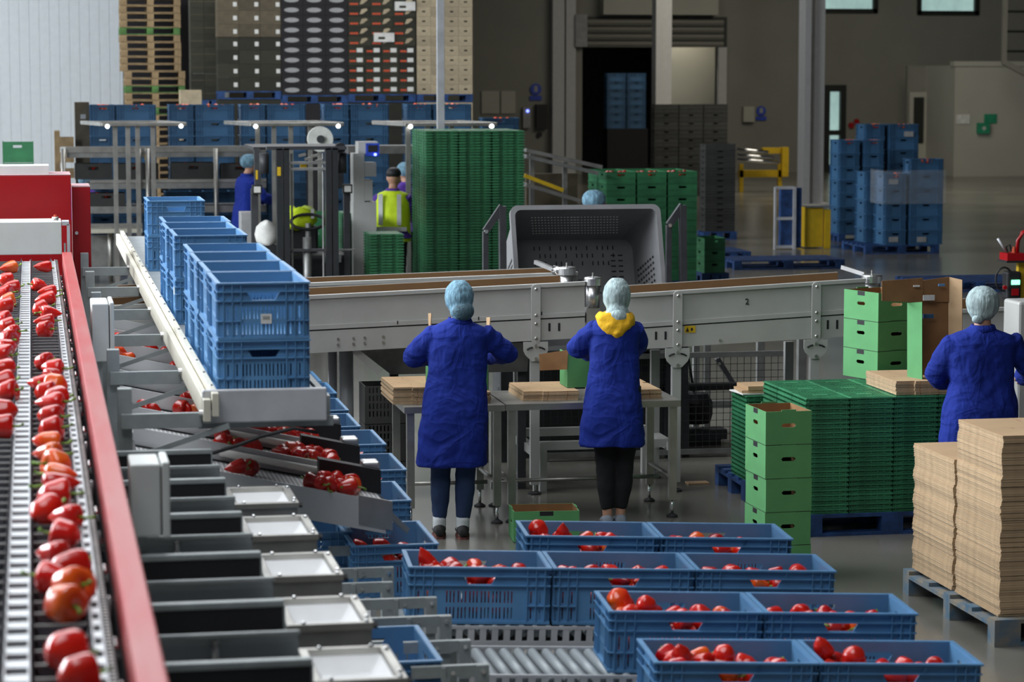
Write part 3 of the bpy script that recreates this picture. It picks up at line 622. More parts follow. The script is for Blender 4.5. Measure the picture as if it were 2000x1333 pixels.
# ============================================================ drop flaps and white trays
PX0 = .25
t = thing('chute_rack', 'dark support beam under the drop flaps beside the red rail', 'beam', (.29, 5.5, 0))
MB().box(.26, .30, 5.4, 10.3, 1.24, 1.299).box(.62, .66, 5.4, 10.3, 1.24, 1.299).build('beam', 'charcoal', t)
for y in (5.6, 8.0, 10.2):
    for x in (.26, .62): MB().box(x, x+.04, y, y+.04, 0, 1.24).build('leg', 'charcoal', t)
for k in range(6):
    y = 10.137-k*.744; t = thing('drop_chute', 'black rubber drop flap under a grey bar, %s from the back beside the red rail' % nth(k+1), 'chute', ((PX0+.68)/2, y, 1.35), 0, 'drop chutes of the sorting machine')
    MB().box(PX0, .68, y, y+.012, 1.30, 1.488).build('rubber_flap', 'black', t)
    MB().box(PX0, .68, y-.004, y+.03, 1.485, 1.505).build('top_bar', 'grey_rail', t, bev=.004); MB().box(.676, .682, y-.004, y+.012, 1.36, 1.49).build('end_strip', 'grey_rail', t)
    y2 = y-.36
    g = thing('grey_plate', 'curved grey deflector plate, %s from the back beside the red rail' % nth(k+1), 'plate', ((PX0+.68)/2, y2, 1.33), 0, 'curved grey deflector plates')
    b = MB(); N = 8; top = []; 
    prof = [(y2-.02, 1.492), (y2+.004, 1.488), (y2+.016, 1.46), (y2+.018, 1.42), (y2+.008, 1.38), (y2-.02, 1.33), (y2-.05, 1.30)]
    poly = prof+[(p[0]+.006, p[1]-.004) for p in reversed(prof)]
    x1 = .685; b.prism([(p[0], p[1]) for p in poly], 'x', PX0, x1); b.build('plate', 'grey_plate', g, smooth=False)
    MB().box(PX0, x1, y2-.028, y2-.012, 1.486, 1.500).build('top_bar', 'grey_rail', g, bev=.003)
    if k % 2 == 0:
        b = MB(); xx = .42+.01*k; b.cyl((xx, y2-.004, 1.475), (xx, y2-.004, 1.40), .010, 8); b.build('hinge', 'alu', g, smooth=True)
        for z in (1.475, 1.40): MB().lathe([(0, 0), (.012, .002), (.008, .012), (0, .014)], (xx, y2-.01, z), 8).build('bolt', 'chrome', g)
for k, y in enumerate((9.43, 8.76, 8.03, 7.30, 6.60)):
    y1 = y+.40; x0, x1, z = .70, .955, 1.40
    t = thing('hopper_tray', 'aluminium framed hopper tray with white lining, %s from the back' % nth(k+1), 'tray', ((x0+x1)/2, y, z-.2), 0, 'white lined hopper trays')
    b = MB(); r = .026; b.box(x0, x1, y, y+r, z-.022, z); b.box(x0, x1, y1-r, y1, z-.022, z); b.box(x1-r, x1, y+r, y1-r, z-.022, z); b.box(x0, x0+r, y+r, y1-r, z-.022, z); b.build('frame', 'steel', t, bev=.003)
    b = MB(); i0, i1 = .014, .06
    A = [(x0+r, y+r, z-.02), (x1-r, y+r, z-.02), (x1-r, y1-r, z-.02), (x0+r, y1-r, z-.02)]; B = [(x0+i1, y+i1, z-.065), (x1-i1, y+i1, z-.065), (x1-i1, y1-i1, z-.065), (x0+i1, y1-i1, z-.065)]
    b.add(A+B, [(0, 1, 5, 4), (1, 2, 6, 5), (2, 3, 7, 6), (3, 0, 4, 7), (4, 5, 6, 7)]); b.build('lining', 'white_plastic', t)
    b = MB(); b.hexa([(x0+.05, y+.04, z-.20), (x1-.07, y+.04, z-.20), (x1-.07, y1-.04, z-.20), (x0+.05, y1-.04, z-.20)], [(x0+.004, y+.006, z-.112), (x1-.006, y+.006, z-.112), (x1-.006, y1-.006, z-.112), (x0+.004, y1-.006, z-.112)]); 
    for (xa, xb, ya, yb) in ((x0+.004, x1-.006, y+.006, y+.012), (x0+.004, x1-.006, y1-.012, y1-.006), (x0+.004, x0+.01, y+.012, y1-.012), (x1-.012, x1-.006, y+.012, y1-.012)): b.box(xa, xb, ya, yb, z-.112, z-.022)
    b.build('hopper_body', 'steel_dull', t)
    for (bx, by) in ((x0+.05, y+.013), (x1-.02, y+.013), (x1-.013, y+.07), (x1-.013, y1-.06), (x0+.06, y1-.013), (x1-.05, y1-.013)): MB().lathe([(0, 0), (.007, 0), (.006, .006), (0, .008)], (bx, by, z), 8).build('bolt', 'chrome', t)
    MB().cyl((x1+.0, y+.011, z-.012), (x1+.012, y+.011, z-.012), .010, 4).build('end_cap', 'black', t)
    MB().box(x0+.1, x0+.14, y+.15, y+.19, .0, z-.20).build('post', 'grey_rail', t)
def jbox(x0, x1, y0, y1, z0, z1, label):
    t = thing('junction_box', label, 'box', ((x0+x1)/2, y0, z0)); w = x1-x0
    MB().box(x0, x0+w*.76, y0, y1, z0, z1).build('body', 'box_grey', t, bev=.006); MB().box(x0+w*.80, x1, y0-.004, y1+.004, z0-.004, z1+.006).build('lid', 'box_grey', t, bev=.006); MB().box(x0+w*.74, x0+w*.82, y0+.01, y1-.01, z0+.01, z1-.01).build('seal', 'charcoal', t)
    MB().box(x0+.02, x0+.05, y0+.04, y0+.08, 0, z0).build('bracket', 'grey_rail', t)
jbox(.280, .402, 7.95, 8.17, 1.555, 1.785, 'light grey junction box beside the red rail above the drop flaps')
jbox(.275, .385, 12.85, 13.2, 1.56, 1.85, 'light grey junction box farther up the red rail by the grey posts')
# ============================================================ slides
SA, SB = 1.425, .215      # z = SA - SB*x
def sz(x): return SA-SB*x
PITCH = .76
slY = [11.05+k*PITCH for k in range(8)]
for k, y in enumerate(slY):
    x0, x1 = .42, 1.50 if k < 6 else 1.45; nm = nth(k+1)
    t = thing('sloping_belt', 'sloping perforated white belt, %s from the front, running down from the sorting machine' % nm, 'conveyor', (x0, y, sz(x0)), 0, 'sloping belts that feed the crates')
    def plank(ya, yb, dz0, dz1, xa=x0, xb=x1): return MB().hexa([(xa, ya, sz(xa)+dz0), (xb, ya, sz(xb)+dz0), (xb, yb, sz(xb)+dz0), (xa, yb, sz(xa)+dz0)], [(xa, ya, sz(xa)+dz1), (xb, ya, sz(xb)+dz1), (xb, yb, sz(xb)+dz1), (xa, yb, sz(xa)+dz1)])
    plank(y+.012, y+.40, -.03, 0).build('belt', 'belt_perf', t)
    plank(y, y+.01, -.13, .012).build('front_panel', 'slide_grey', t)
    plank(y+.405, y+.42, -.13, .085).build('back_panel', 'slide_grey', t)
    plank(y+.385, y+.40, .003, .008).build('belt_seam', 'black', t)
    if k < 4:
        b = MB(); b.loft([[Vector((xx, y+.385+.018*cos(a), sz(xx)+.045+.018*sin(a))) for a in [2*pi*i/10 for i in range(10)]] for xx in (.80, 1.45)]); b.build('round_bumper', 'bumper_white', t, smooth=True)
    if k < 6:
        plank(y+.30, y+.38, .0, .11, x1-.26, x1+.02).build('rubber_guard', 'black', t)
        MB().box(x1-.06, x1+.02, y+.33, y+.44, sz(x1)+.10, sz(x1)+.14).build('bearing', 'alu', t, bev=.01)
        plank(y-.004, y+.012, -.11, .02, x1-.12, x1+.03).build('end_plate', 'steel', t)
        b = MB(); b.beam((x1+.02, y, sz(x1)-.04), (x1+.10, y, sz(x1)-.12), .01, .02); b.hexa([(x1, y+.02, sz(x1)-.05), (x1+.10, y+.02, sz(x1)-.14), (x1+.10, y+.38, sz(x1)-.14), (x1, y+.38, sz(x1)-.05)], [(x1, y+.02, sz(x1)-.04), (x1+.10, y+.02, sz(x1)-.13), (x1+.10, y+.38, sz(x1)-.13), (x1, y+.38, sz(x1)-.04)]); b.build('discharge_lip', 'steel', t)
    MB().box(x0-.03, x0+.0, y+.02, y+.38, sz(x0)-.05, sz(x0)+.03).build('head_block', 'black', t)
    MB().box(x0-.06, x0-.03, y+.0, y+.06, sz(x0)-.10, sz(x0)+.06).build('head_bracket', 'grey_rail', t)
    MB().box(x0+.0, x0+.04, y+.15, y+.19, 0, sz(x0+.04)-.031).build('leg', 'grey_rail', t)
sp = [(228, 655), (230, 679), (243, 679), (256, 681), (268, 684), (283, 682), (301, 690), (325, 691), (255, 706), (340, 717), (355, 716), (347, 786), (365, 776), (375, 789), (388, 789), (395, 796), (283, 802), (301, 802), (405, 829), (428, 837), (455, 838),
      (497, 838), (508, 828), (516, 840), (530, 834), (541, 842), (552, 833), (562, 844), (575, 838), (588, 846), (603, 850), (611, 856), (478, 845), (435, 871), (460, 869), (477, 877), (494, 879), (466, 925), (492, 912),
      (515, 851), (537, 852), (556, 851), (584, 830), (594, 838), (568, 852), (486, 832), (520, 829), (558, 893), (584, 880), (608, 883), (634, 881), (617, 888), (645, 899), (627, 945), (655, 936), (668, 948), (684, 943), (449, 877), (485, 873), (372, 796), (358, 788),
      (549, 886), (565, 879), (577, 888), (588, 894), (601, 884), (612, 895), (625, 888), (640, 893), (652, 898), (596, 873), (612, 940), (637, 933), (645, 948), (664, 940), (676, 952), (690, 948)]
for i, (u, v) in enumerate(sp):
    p = PS_(u, v, SA+.038, SB)
    # snap onto the nearest belt
    k = min(range(8), key=lambda q: abs(slY[q]+.2-p.y)); y = min(max(p.y, slY[k]+.06), slY[k]+.34)
    pepper((p.x, y, sz(p.x)+.036), 'on the %s sloping belt, %s along the slides' % (nth(k+1), nth(i+1)), 'peppers on the sloping belts', None if i % 3 else 'pepper_red')
# cross bars, posts and braces
for i, y in enumerate((10.30, 11.78, 13.45, 14.90, 16.48, 18.18)):
    t = thing('support_bracket', 'grey post with crossbar holding the upper crate conveyor, %s from the front' % nth(i+1), 'bracket', (.36, y, 0), 0, 'grey support brackets')
    MB().box(.318, .375, y+.03, y+.09, 0, 1.73).build('post', 'grey_rail', t, bev=.003)
    MB().box(.33, .653, y-.0, y+.03, 1.57, 1.63).build('crossbar', 'grey_rail', t, bev=.002)
    MB().beam((.36, y+.045, 1.44), (.76, y-.04, 1.58), .015, .022).build('brace', 'grey_rail', t)
    MB().cyl((.64, y-.02, 1.63), (.70, y-.02, 1.63), .014, 8).build('clamp', 'alu', t)
# ============================================================ upper crate conveyor
t = thing('crate_belt', 'raised grey conveyor carrying stacks of empty blue crates', 'conveyor', (.9, 10.4, 1.6))
DY = 21.0
MB().box(.722, 1.15, 10.36, DY, 1.60, 1.668).build('deck', 'grey_plate', t)
MB().box(.655, .685, 10.24, DY, 1.60, 1.69).box(.690, .718, 10.24, DY, 1.62, 1.715).build('cream_guard', 'cream', t, bev=.003)
b = MB()
for k in range(22): b.lathe([(0, 0), (.008, 0), (.006, .006), (0, .007)], (.704, 10.5+k*.47, 1.715), 8)
b.build('guard_bolts', 'steel', t)
MB().box(.655, 1.16, 10.30, 10.335, 1.585, 1.72).build('end_plate', 'galv', t, bev=.006)
MB().box(.64, 1.19, 10.335, 10.36, 1.56, 1.60).build('end_rail', 'grey_rail', t)
MB().box(1.155, 1.18, 10.36, DY, 1.58, 1.68).build('side_rail', 'grey_rail', t)
for y in (13.05, 16.09, 19.3, 20.8): MB().box(1.155, 1.2, y, y+.06, 0, 1.58).build('leg', 'grey_rail', t)
t = thing('black_cable', 'thick black cable sagging below the end of the upper crate conveyor', 'cable', (.5, 10.2, 1.5))
pts = [P(300, 878, 1.42), P(335, 850, 1.44), P(400, 842, 1.47), (0.0, 0, 0), P(490, 823, 1.53), P(560, 818, 1.56), P(612, 835, 1.54)]
pts[3] = P(450, 833, 1.50)
MB().tube([(p.x, min(p.y, 10.28), p.z) for p in pts], .008, 8).build('cable', 'black', t, smooth=True)
stacks = [(10.46, 2, 'nearest stack'), (11.08, 2, 'second nearest stack'), (11.70, 2, 'third nearest stack'), (12.32, 2, 'fourth nearest stack'), (13.56, 2, 'fifth nearest stack'), (14.17, 2, 'sixth nearest stack'), (14.79, 2, 'seventh nearest stack'), (17.25, 2, 'farthest stack')]
for i, (y, n, nm) in enumerate(stacks):
    for k in range(n):
        dx = [.0, .004, .0, .006, .0, -.01, .006, .02][i]
        o = CR.put((.728+CW/2+dx, y+CL/2, 1.669+k*.2365), (0, 0, pi/2), 'empty blue crate, %s one of the %s on the upper conveyor' % (['lower', 'upper'][k], nm), 'empty crates stacked on the upper conveyor')
        if i == 0 and k == 1:
            a = MB().box(-.5, .5, -.002, 0, -.5, .5); s = a.build('barcode_label', 'label_white', o, world=False, label='white barcode label'); s.scale = (.044, 1, .04); s.rotation_euler = (0, 0, -pi/2); s.location = (-CL/2+.006, -.010, .085)
            a = MB()
            for q in range(11): a.box(-.014+q*.0027, -.014+q*.0027+(.0006 if q % 3 else .0011), -.003, -.002, -.006, .010)
            s2 = a.build('barcode', 'black', o, world=False); s2.rotation_euler = (0, 0, -pi/2); s2.location = (-CL/2+.006, -.010, .087)
        if i == 4 and k == 0:
            a = MB().box(-.03, .03, -.0015, 0, -.02, .02); s = a.build('paper_label', 'label_white', o, world=False, label='torn yellowed label'); s.location = (-.18, CW/2+.001, .17)
# ============================================================ inclined sorting conveyors behind the packers
def conveyor_module(name, label, uL, uR, vt, vl, vb, Y, wid, text=None, straps=(), slots=(), motor=None, near=True):
    """vt, vl, vb: pixel rows (left, right) of top rim, channel foot and beam foot on the near side"""
    (xL, zt0), (xR, zt1) = [(Q(u, v, Y).x, Q(u, v, Y).z) for u, v in ((uL, vt[0]), (uR, vt[1]))]
    zl0, zl1 = Q(uL, vl[0], Y).z, Q(uR, vl[1], Y).z; zb0, zb1 = Q(uL, vb[0], Y).z, Q(uR, vb[1], Y).z
    t = thing(name, label, 'conveyor', ((xL+xR)/2, Y, 0))
    f = lambda x, a, c: a+(c-a)*(x-xL)/(xR-xL)
    def slab(ya, yb, A, B, x0=xL, x1=xR):   # A,B: functions of x for bottom, top
        return MB().hexa([(x0, ya, A(x0)), (x1, ya, A(x1)), (x1, yb, A(x1)), (x0, yb, A(x0))], [(x0, ya, B(x0)), (x1, ya, B(x1)), (x1, yb, B(x1)), (x0, yb, B(x0))])
    zt = lambda x: f(x, zt0, zt1); zl = lambda x: f(x, zl0, zl1); zb = lambda x: f(x, zb0, zb1)
    slab(Y, Y+.012, lambda x: zl(x)+.02, zt).build('side_panel', 'paint_grey', t)
    slab(Y-.018, Y+.03, lambda x: zt(x)-.022, lambda x: zt(x)+.003).build('top_rim', 'paint_grey', t)
    slab(Y-.014, Y+.0, lambda x: zl(x)+.004, lambda x: zl(x)+.035).build('bottom_lip', 'paint_grey', t)
    slab(Y-.01, Y+.02, zb, lambda x: zl(x)-.006).build('lower_beam', 'paint_grey', t)
    slab(Y+.002, Y+wid, lambda x: zl(x)-.05, lambda x: zl(x)+.03).build('belt', 'rubber', t)
    slab(Y+wid, Y+wid+.012, lambda x: zb(x)+.1, lambda x: zt(x)+.0).build('far_panel', 'paint_grey', t)
    slab(Y+wid-.008, Y+wid-.001, lambda x: zl(x)+.03, lambda x: zt(x)-.004).build('inner_lining', 'belt_brown', t, label='brown inner lining')
    for u in straps:
        x = Q(u, 600, Y).x; w = .033
        b = MB(); b.box(x-w, x+w, Y-.032, Y-.020, zb(x)+.01, zt(x)-.03)
        b.cyl((x, Y-.0315, zt(x)-.03), (x, Y-.0205, zt(x)-.03), w, 16); b.cyl((x, Y-.0315, zb(x)+.012), (x, Y-.0205, zb(x)+.012), w, 16); b.build('strap', 'paint_grey', t)
        for z in (zt(x)-.03, zl(x)+.03, zl(x)-.03, zb(x)+.02): MB().lathe([(0, 0), (.012, 0), (.011, .006), (.006, .012), (0, .013)], (0, 0, 0), 8).move((0, 0, 0)).build('bolt', 'steel', t, world=False).matrix_local = Matrix.Translation(Vector((x, Y-.032, z))-t.location) @ Matrix.Rotation(pi/2, 4, 'X')
        s = Q(u, 600, Y).x; zc = zb(x); pts = [(x-.088, zc-.008), (x+.088, zc-.008), (x+.088, zc-.07), (x+.075, zc-.10), (x+.03, zc-.145), (x-.03, zc-.145), (x-.075, zc-.10), (x-.088, zc-.07)]
        MB().prism(pts, 'y', Y-.03, Y-.015).build('shield_plate', 'paint_grey', t)
        b = MB()
        for q in (-1, 1): b.tube([(x+q*.022, Y-.033, zc-.045), (x+q*.045, Y-.033, zc-.05), (x+q*.065, Y-.033, zc-.062)], .006, 6)
        b.build('curved_slot', 'black', t)
        for z in (zc-.035, zc-.125): MB().cyl((x, Y-.04, z), (x, Y-.03, z), .012, 8).build('bolt', 'steel', t)
        for yy in (Y-.01, Y+wid-.03):
            MB().box(x-.032, x+.032, yy, yy+.05, .07, zc-.09).build('leg', 'paint_grey', t)
            MB().cyl((x, yy+.025, .02), (x, yy+.025, .07), .012, 8).build('foot_screw', 'chrome', t); MB().lathe([(0, 0), (.05, 0), (.05, .012), (.02, .024), (0, .024)], (x, yy+.025, 0), 14).build('foot', 'rubber', t)
        MB().box(x-.03, x+.03, Y+.04, Y+wid-.03, .28, .34).build('cross_bar', 'paint_grey', t)
    for u in slots:
        x = Q(u, 640, Y).x
        for d in (-.035, .035): MB().box(x+d-.008, x+d+.008, Y-.0115, Y-.009, zb(x)+.06, zl(x)-.035).build('slot', 'black', t)
    for u in (660, 690, 712, 748) if uL < 700 else (1405,):
        x = Q(u, 660, Y).x
        for z in ((zb(x)+.05, zb(x)+.09) if uL < 700 else (zb(x)+.03,)): MB().cyl((x, Y-.018, z), (x, Y-.01, z), .010, 8).build('bolt', 'steel', t)
    return t, zt, zl, zb
YC = 17.7
c1, zt1f, zl1f, zb1f = conveyor_module('inclined_conveyor', 'pale grey inclined conveyor directly behind the two packers', 215, 1142, (598, 551), (665.5, 618.5), (712, 660), YC, .65, straps=(1045,), slots=(1082,))
c2, zt2f, zl2f, zb2f = conveyor_module('inclined_conveyor', 'pale grey inclined conveyor with black number 2 on its side', 1226, 1690, (575, 545), (642.5, 611.5), (684, 655), YC-.06, .65, straps=(1322, 1592), slots=(1290, 1625))
c3, *_ = conveyor_module('inclined_conveyor', 'second inclined conveyor with brown lining, behind the nearer one', 235, 1128, (568.7, 532), (622.3, 590), (659.4, 630), 18.42, .52)
c4, *_ = conveyor_module('inclined_conveyor', 'short inclined conveyor at right behind the tall open carton', 1785, 1990, (610, 600), (660, 650), (700, 690), 17.9, .8)
p = Q(1459, 590, YC-.062); textmesh('number_marking', '2', .062, 'black', c2, (p.x, YC-.0625, p.z), (pi/2, 0, 0))
for u, v in ((1057, 607+5), (934, 622), (776, 630)):
    p = Q(u, v, YC); MB().box(p.x-.004, p.x+.004, YC-.016, YC-.0145, p.z-.012, p.z+.012).build('line_mark', 'black', c1)
a, c = Q(1337, 637, YC-.07), Q(1358, 650, YC-.07)
st = MB().box(a.x, c.x, YC-.074, YC-.0705, c.z, a.z).build('warning_sticker', 'yellow', c2, label='yellow warning sticker'); MB().prism([(a.x+.008, c.z+.008), (a.x+.032, c.z+.008), (a.x+.020, a.z-.008)], 'y', YC-.0755, YC-.074).build('triangle_pictogram', 'black', c2); MB().box(a.x+.045, a.x+.06, YC-.0755, YC-.074, c.z+.015, a.z-.015).build('pictogram', 'black', c2)
# motors
def motor(u, v, Y, r, label, drop=.10, post=None):
    p = Q(u, v, Y); t = thing('drum_motor', label, 'motor', (p.x, Y, p.z-drop))
    z = p.z; b = MB(); b.lathe([(0, -.062), (r, -.06), (r, -.012), (r*.94, -.004), (r*.6, 0), (0, 0)], (p.x, Y, z), 24); b.build('cap', 'alu', t, smooth=False)
    b = MB(); b.cyl((p.x, Y, z-drop-.12), (p.x, Y, z-.062), r*.8, 16); b.build('body', 'alu', t, smooth=True)
    MB().cyl((p.x, Y, z), (p.x, Y, z+.03), .006, 8).build('stud', 'steel', t)
    MB().box(p.x-r*.8, p.x+r*.8, Y-.02, Y+.05, z-drop-.30, z-drop-.12).build('gear_housing', 'alu', t)
    return t
motor(1158, 541, YC+.02, .062, 'silver drum motor left of the head of the packer in yellow hood', .10)
motor(1107, 521, 18.35, .068, 'silver drum motor in front of the grey tilted bin', .06)
motor(1703, 536, YC+.02, .075, 'silver drum motor at the upper end of conveyor number 2', .10)
t = thing('belt_tensioner', 'chrome tensioner arm beside the motor by the grey tilted bin', 'tensioner', (Q(1070, 520, 18.5).x, 18.5, 1.45))
a, c = Q(1046, 512, 18.6), Q(1082, 527, 18.4); MB().beam(a, c, .03, .03).build('arm', 'alu', t); MB().cyl(c, c+Vector((.05, -.05, -.01)), .035, 14).build('clamp', 'chrome', t, smooth=True)
t = thing('belt_tensioner', 'chrome tensioner arm beside the motor of conveyor number 2', 'tensioner', (Q(1670, 520, 18).x, 18.1, 1.5))
a, c = Q(1645, 522, 18.2), Q(1690, 536, 18.0); MB().beam(a, c, .03, .03).build('arm', 'alu', t)
t = thing('chrome_head', 'chrome valve head standing at the right beside the packer with white hair', 'valve', (Q(1980, 600, 17.5).x, 17.5, .9))
p = Q(1983, 596, 17.5); MB().cyl((p.x-.05, 17.5, p.z), (p.x+.05, 17.5, p.z), .03, 12).build('joint', 'chrome', t, smooth=True); MB().cyl((p.x, 17.5, .0), (p.x, 17.5, p.z), .013, 10).build('rod', 'chrome', t)
t = thing('end_housing', 'pale grey housing at the right edge behind the white-haired packer', 'housing', (Q(1995, 650, 17.3).x, 17.3, 0))
p = Q(1990, 590, 17.2); MB().box(p.x, p.x+.6, 17.2, 17.5, .0, p.z).build('panel', 'paint_grey', t, bev=.02)
# low frame and mesh guard
t = thing('base_frame', 'pale grey floor frame under the conveyors behind the table', 'frame', (4.1, 17.9, 0))
x0, x1 = Q(1055, 880, 17.8).x, Q(1312, 880, 17.8).x
MB().box(x0, x1, 17.80, 17.86, .30, .36).build('front_beam', 'paint_grey', t); MB().box(x0, x1, 18.5, 18.56, .30, .36).build('rear_beam', 'paint_grey', t)
MB().box(x0, x0+.05, 17.80, 17.86, .0, .30).box(x1-.05, x1, 18.5, 18.56, 0, .30).build('leg', 'paint_grey', t)
MB().box(x0, x1+1.0, 19.4, 19.5, .50, .55).build('dark_rail', 'black', t)
t = thing('mesh_guard', 'black wire mesh guard panel behind the steel table', 'fence', (Q(1300, 800, 19.2).x, 19.2, .3))
a, c = Q(1062, 705, 19.2), Q(1545, 872, 19.2); b = MB(); n = int((c.x-a.x)/.055)
for k in range(n+1): b.box(a.x+k*.055, a.x+k*.055+.004, 19.2, 19.204, c.z, a.z)
for k in range(int((a.z-c.z)/.055)+1): b.box(a.x, c.x, 19.2, 19.204, c.z+k*.055, c.z+k*.055+.004)
b.build('wire_mesh', 'mesh_wire', t); MB().box(a.x-.03, c.x, 19.18, 19.22, c.z-.04, c.z).box(a.x-.03, c.x, 19.18, 19.22, a.z, a.z+.04).build('frame', 'steel_dull', t)
for x in (a.x, c.x-.05): MB().box(x, x+.04, 19.18, 19.22, 0, c.z-.04).build('leg', 'steel_dull', t)
# machines seen through the mesh
t = thing('floor_motor', 'black round motor on the floor behind the mesh guard', 'motor', (Q(1362, 850, 19.8).x, 19.9, 0))
p = Q(1362, 800, 19.8); MB().lathe([(0, 0), (.13, .01), (.15, .08), (.15, .18), (.11, .25), (0, .26)], (p.x, 19.9, p.z-.13), 16).build('body', 'black', t); MB().box(p.x-.25, p.x+.25, 19.8, 20.0, p.z-.25, p.z-.17).build('base', 'charcoal', t)
MB().box(p.x-.2, p.x+.2, 19.8, 20.0, 0, p.z-.25).build('stand', 'black', t); MB().tube([(p.x, 19.9, p.z+.1), (p.x-.05, 19.9, p.z+.4), (p.x-.25, 19.9, p.z+.6)], .012, 6).build('cable', 'black', t)
t = thing('rear_machine_frame', 'grey steel machine frame with diagonal braces beyond the mesh guard', 'frame', (Q(1480, 800, 20.5).x, 20.5, 0))
for u, w in ((1355, .05), (1377, .05), (1480, .06), (1560, .07)):
    x = Q(u, 700, 20.5).x; MB().box(x, x+w, 20.5, 20.5+w, 0, 1.05).build('post', 'steel_dull', t)
a, c = Q(1400, 700, 20.5), Q(1450, 780, 20.5); MB().beam(a, c, .06, .04).build('brace', 'charcoal', t)
a, c = Q(1330, 720, 20.4), Q(1362, 790, 20.4); MB().beam(a, c, .02, .02).build('thin_brace', 'charcoal', t)
x0, x1 = Q(1100, 700, 20.5).x, Q(1640, 700, 20.5).x; MB().box(x0, x1, 20.45, 20.5, 1.0, 1.10).build('top_beam', 'steel_dull', t); MB().box(x0, x1, 20.4, 20.45, .22, .28).build('bottom_beam', 'steel_dull', t)
# chute and dark bins under the left half of the conveyor
t = thing('hopper_chute', 'dark grey sheet chute under the inclined conveyor left of the packers', 'chute', (Q(860, 710, 18).x, 18.0, 1.0))
a, c = Q(695, 688, 17.9), Q(1030, 680, 17.9); MB().hexa([(a.x+.25, 17.9, .86), (c.x, 17.9, .86), (c.x, 18.2, .86), (a.x+.25, 18.2, .86)], [(a.x, 17.8, 1.06), (c.x, 17.8, 1.08), (c.x, 18.2, 1.08), (a.x, 18.2, 1.06)]).build('sheet', 'steel_dull', t)
MB().box(c.x-.06, c.x, 17.95, 18.0, 0, .86).build('leg', 'charcoal', t); MB().box(a.x+.25, a.x+.31, 17.95, 18.0, 0, .86).build('leg', 'charcoal', t)
a, c = Q(693, 685, 17.75), Q(742, 728, 17.75); MB().beam(a, c, .02, .05).build('edge_strip', 'paint_grey', t)
for i, (u0, u1, nm) in enumerate(((640, 658, 'left'), (662, 690, 'right'))):
    a = Q(u0, 700, 18.3); c = Q(u1, 700, 18.3); t = thing('round_duct', 'vertical grey steel duct, %s of the pair behind the blue stacks' % nm, 'duct', ((a.x+c.x)/2, 18.3, 0)); MB().cyl(((a.x+c.x)/2, 18.3, 0), ((a.x+c.x)/2, 18.3, 1.06), (c.x-a.x)/2, 18).build('pipe', 'galv', t, smooth=True)
    MB().cyl(((a.x+c.x)/2, 18.3, 1.06), ((a.x+c.x)/2, 18.3, 1.09), (c.x-a.x)/2+.01, 18).build('collar', 'galv', t)
a = Q(715, 725, 17.6); 
for k in range(3):
    b = MB(); x = a.x; holes = [(x+.03+i*.026, x+.04+i*.026, .05+k*.27+j*.055, .09+k*.27+j*.055) for i in range(9) for j in range(4)]
    b.wall('x', 17.68, .01, x, x+.3, k*.27+.005, k*.27+.265, holes); b.box(x, x+.01, 17.69, 18.0, k*.27+.005, k*.27+.265); b.box(x+.29, x+.3, 17.69, 18.0, k*.27+.005, k*.27+.265); b.box(x+.01, x+.29, 17.99, 18.0, k*.27+.005, k*.27+.265); b.box(x, x+.3, 17.68, 18.0, k*.27, k*.27+.005)
    solo('slotted_crate', b, 'crate_dark', 'dark slotted crate behind the left table, %s of its stack' % ['bottom', 'middle', 'top'][k], 'crate', 'dark slotted crates')
# ============================================================ steel tables
def table(name, x0, x1, y0, y1, z, label, low=True, legs=True):
    t = thing(name, label, 'table', ((x0+x1)/2, y0, 0))
    b = MB(); b.box(x0, x1, y0, y1, z-.005, z); b.box(x0, x1, y0, y0+.004, z-.042, z-.005); b.box(x0, x1, y1-.004, y1, z-.042, z-.005); b.box(x0, x0+.004, y0+.004, y1-.004, z-.042, z-.005); b.box(x1-.004, x1, y0+.004, y1-.004, z-.042, z-.005); b.build('table_top', 'steel', t)
    for x in (x0+.02, x1-.07):
        for y in (y0+.02, y1-.07):
            MB().box(x, x+.05, y, y+.05, .12, z-.042).build('leg', 'steel', t); MB().cyl((x+.025, y+.025, .02), (x+.025, y+.025, .12), .011, 8).build('foot_screw', 'chrome', t, smooth=True); MB().lathe([(0, 0), (.04, 0), (.04, .01), (.015, .025), (0, .025)], (x+.025, y+.025, 0), 14).build('foot', 'rubber', t)
        MB().cyl((x+.025, y0+.07, .27), (x+.025, y1-.07, .27), .018, 10).build('side_rail', 'steel', t, smooth=True)
    MB().cyl((x0+.045, y0+.42, .22), (x1-.045, y0+.42, .22), .014, 10).build('foot_rail', 'steel', t, smooth=True)
    return t
TZ = .80; tf = P(1327, 781, TZ); tl = P(983, 787, TZ); ty = 16.58
table('packing_table', tl.x+.0, tf.x, ty, ty+.74, TZ, 'stainless steel packing table in front of the packer with yellow hood')
t1l = P(785, 792, TZ).x
table('packing_table', t1l, tl.x-.012, ty-.02, ty+.74, TZ+.0, 'stainless steel packing table in front of the packer with dark bun')
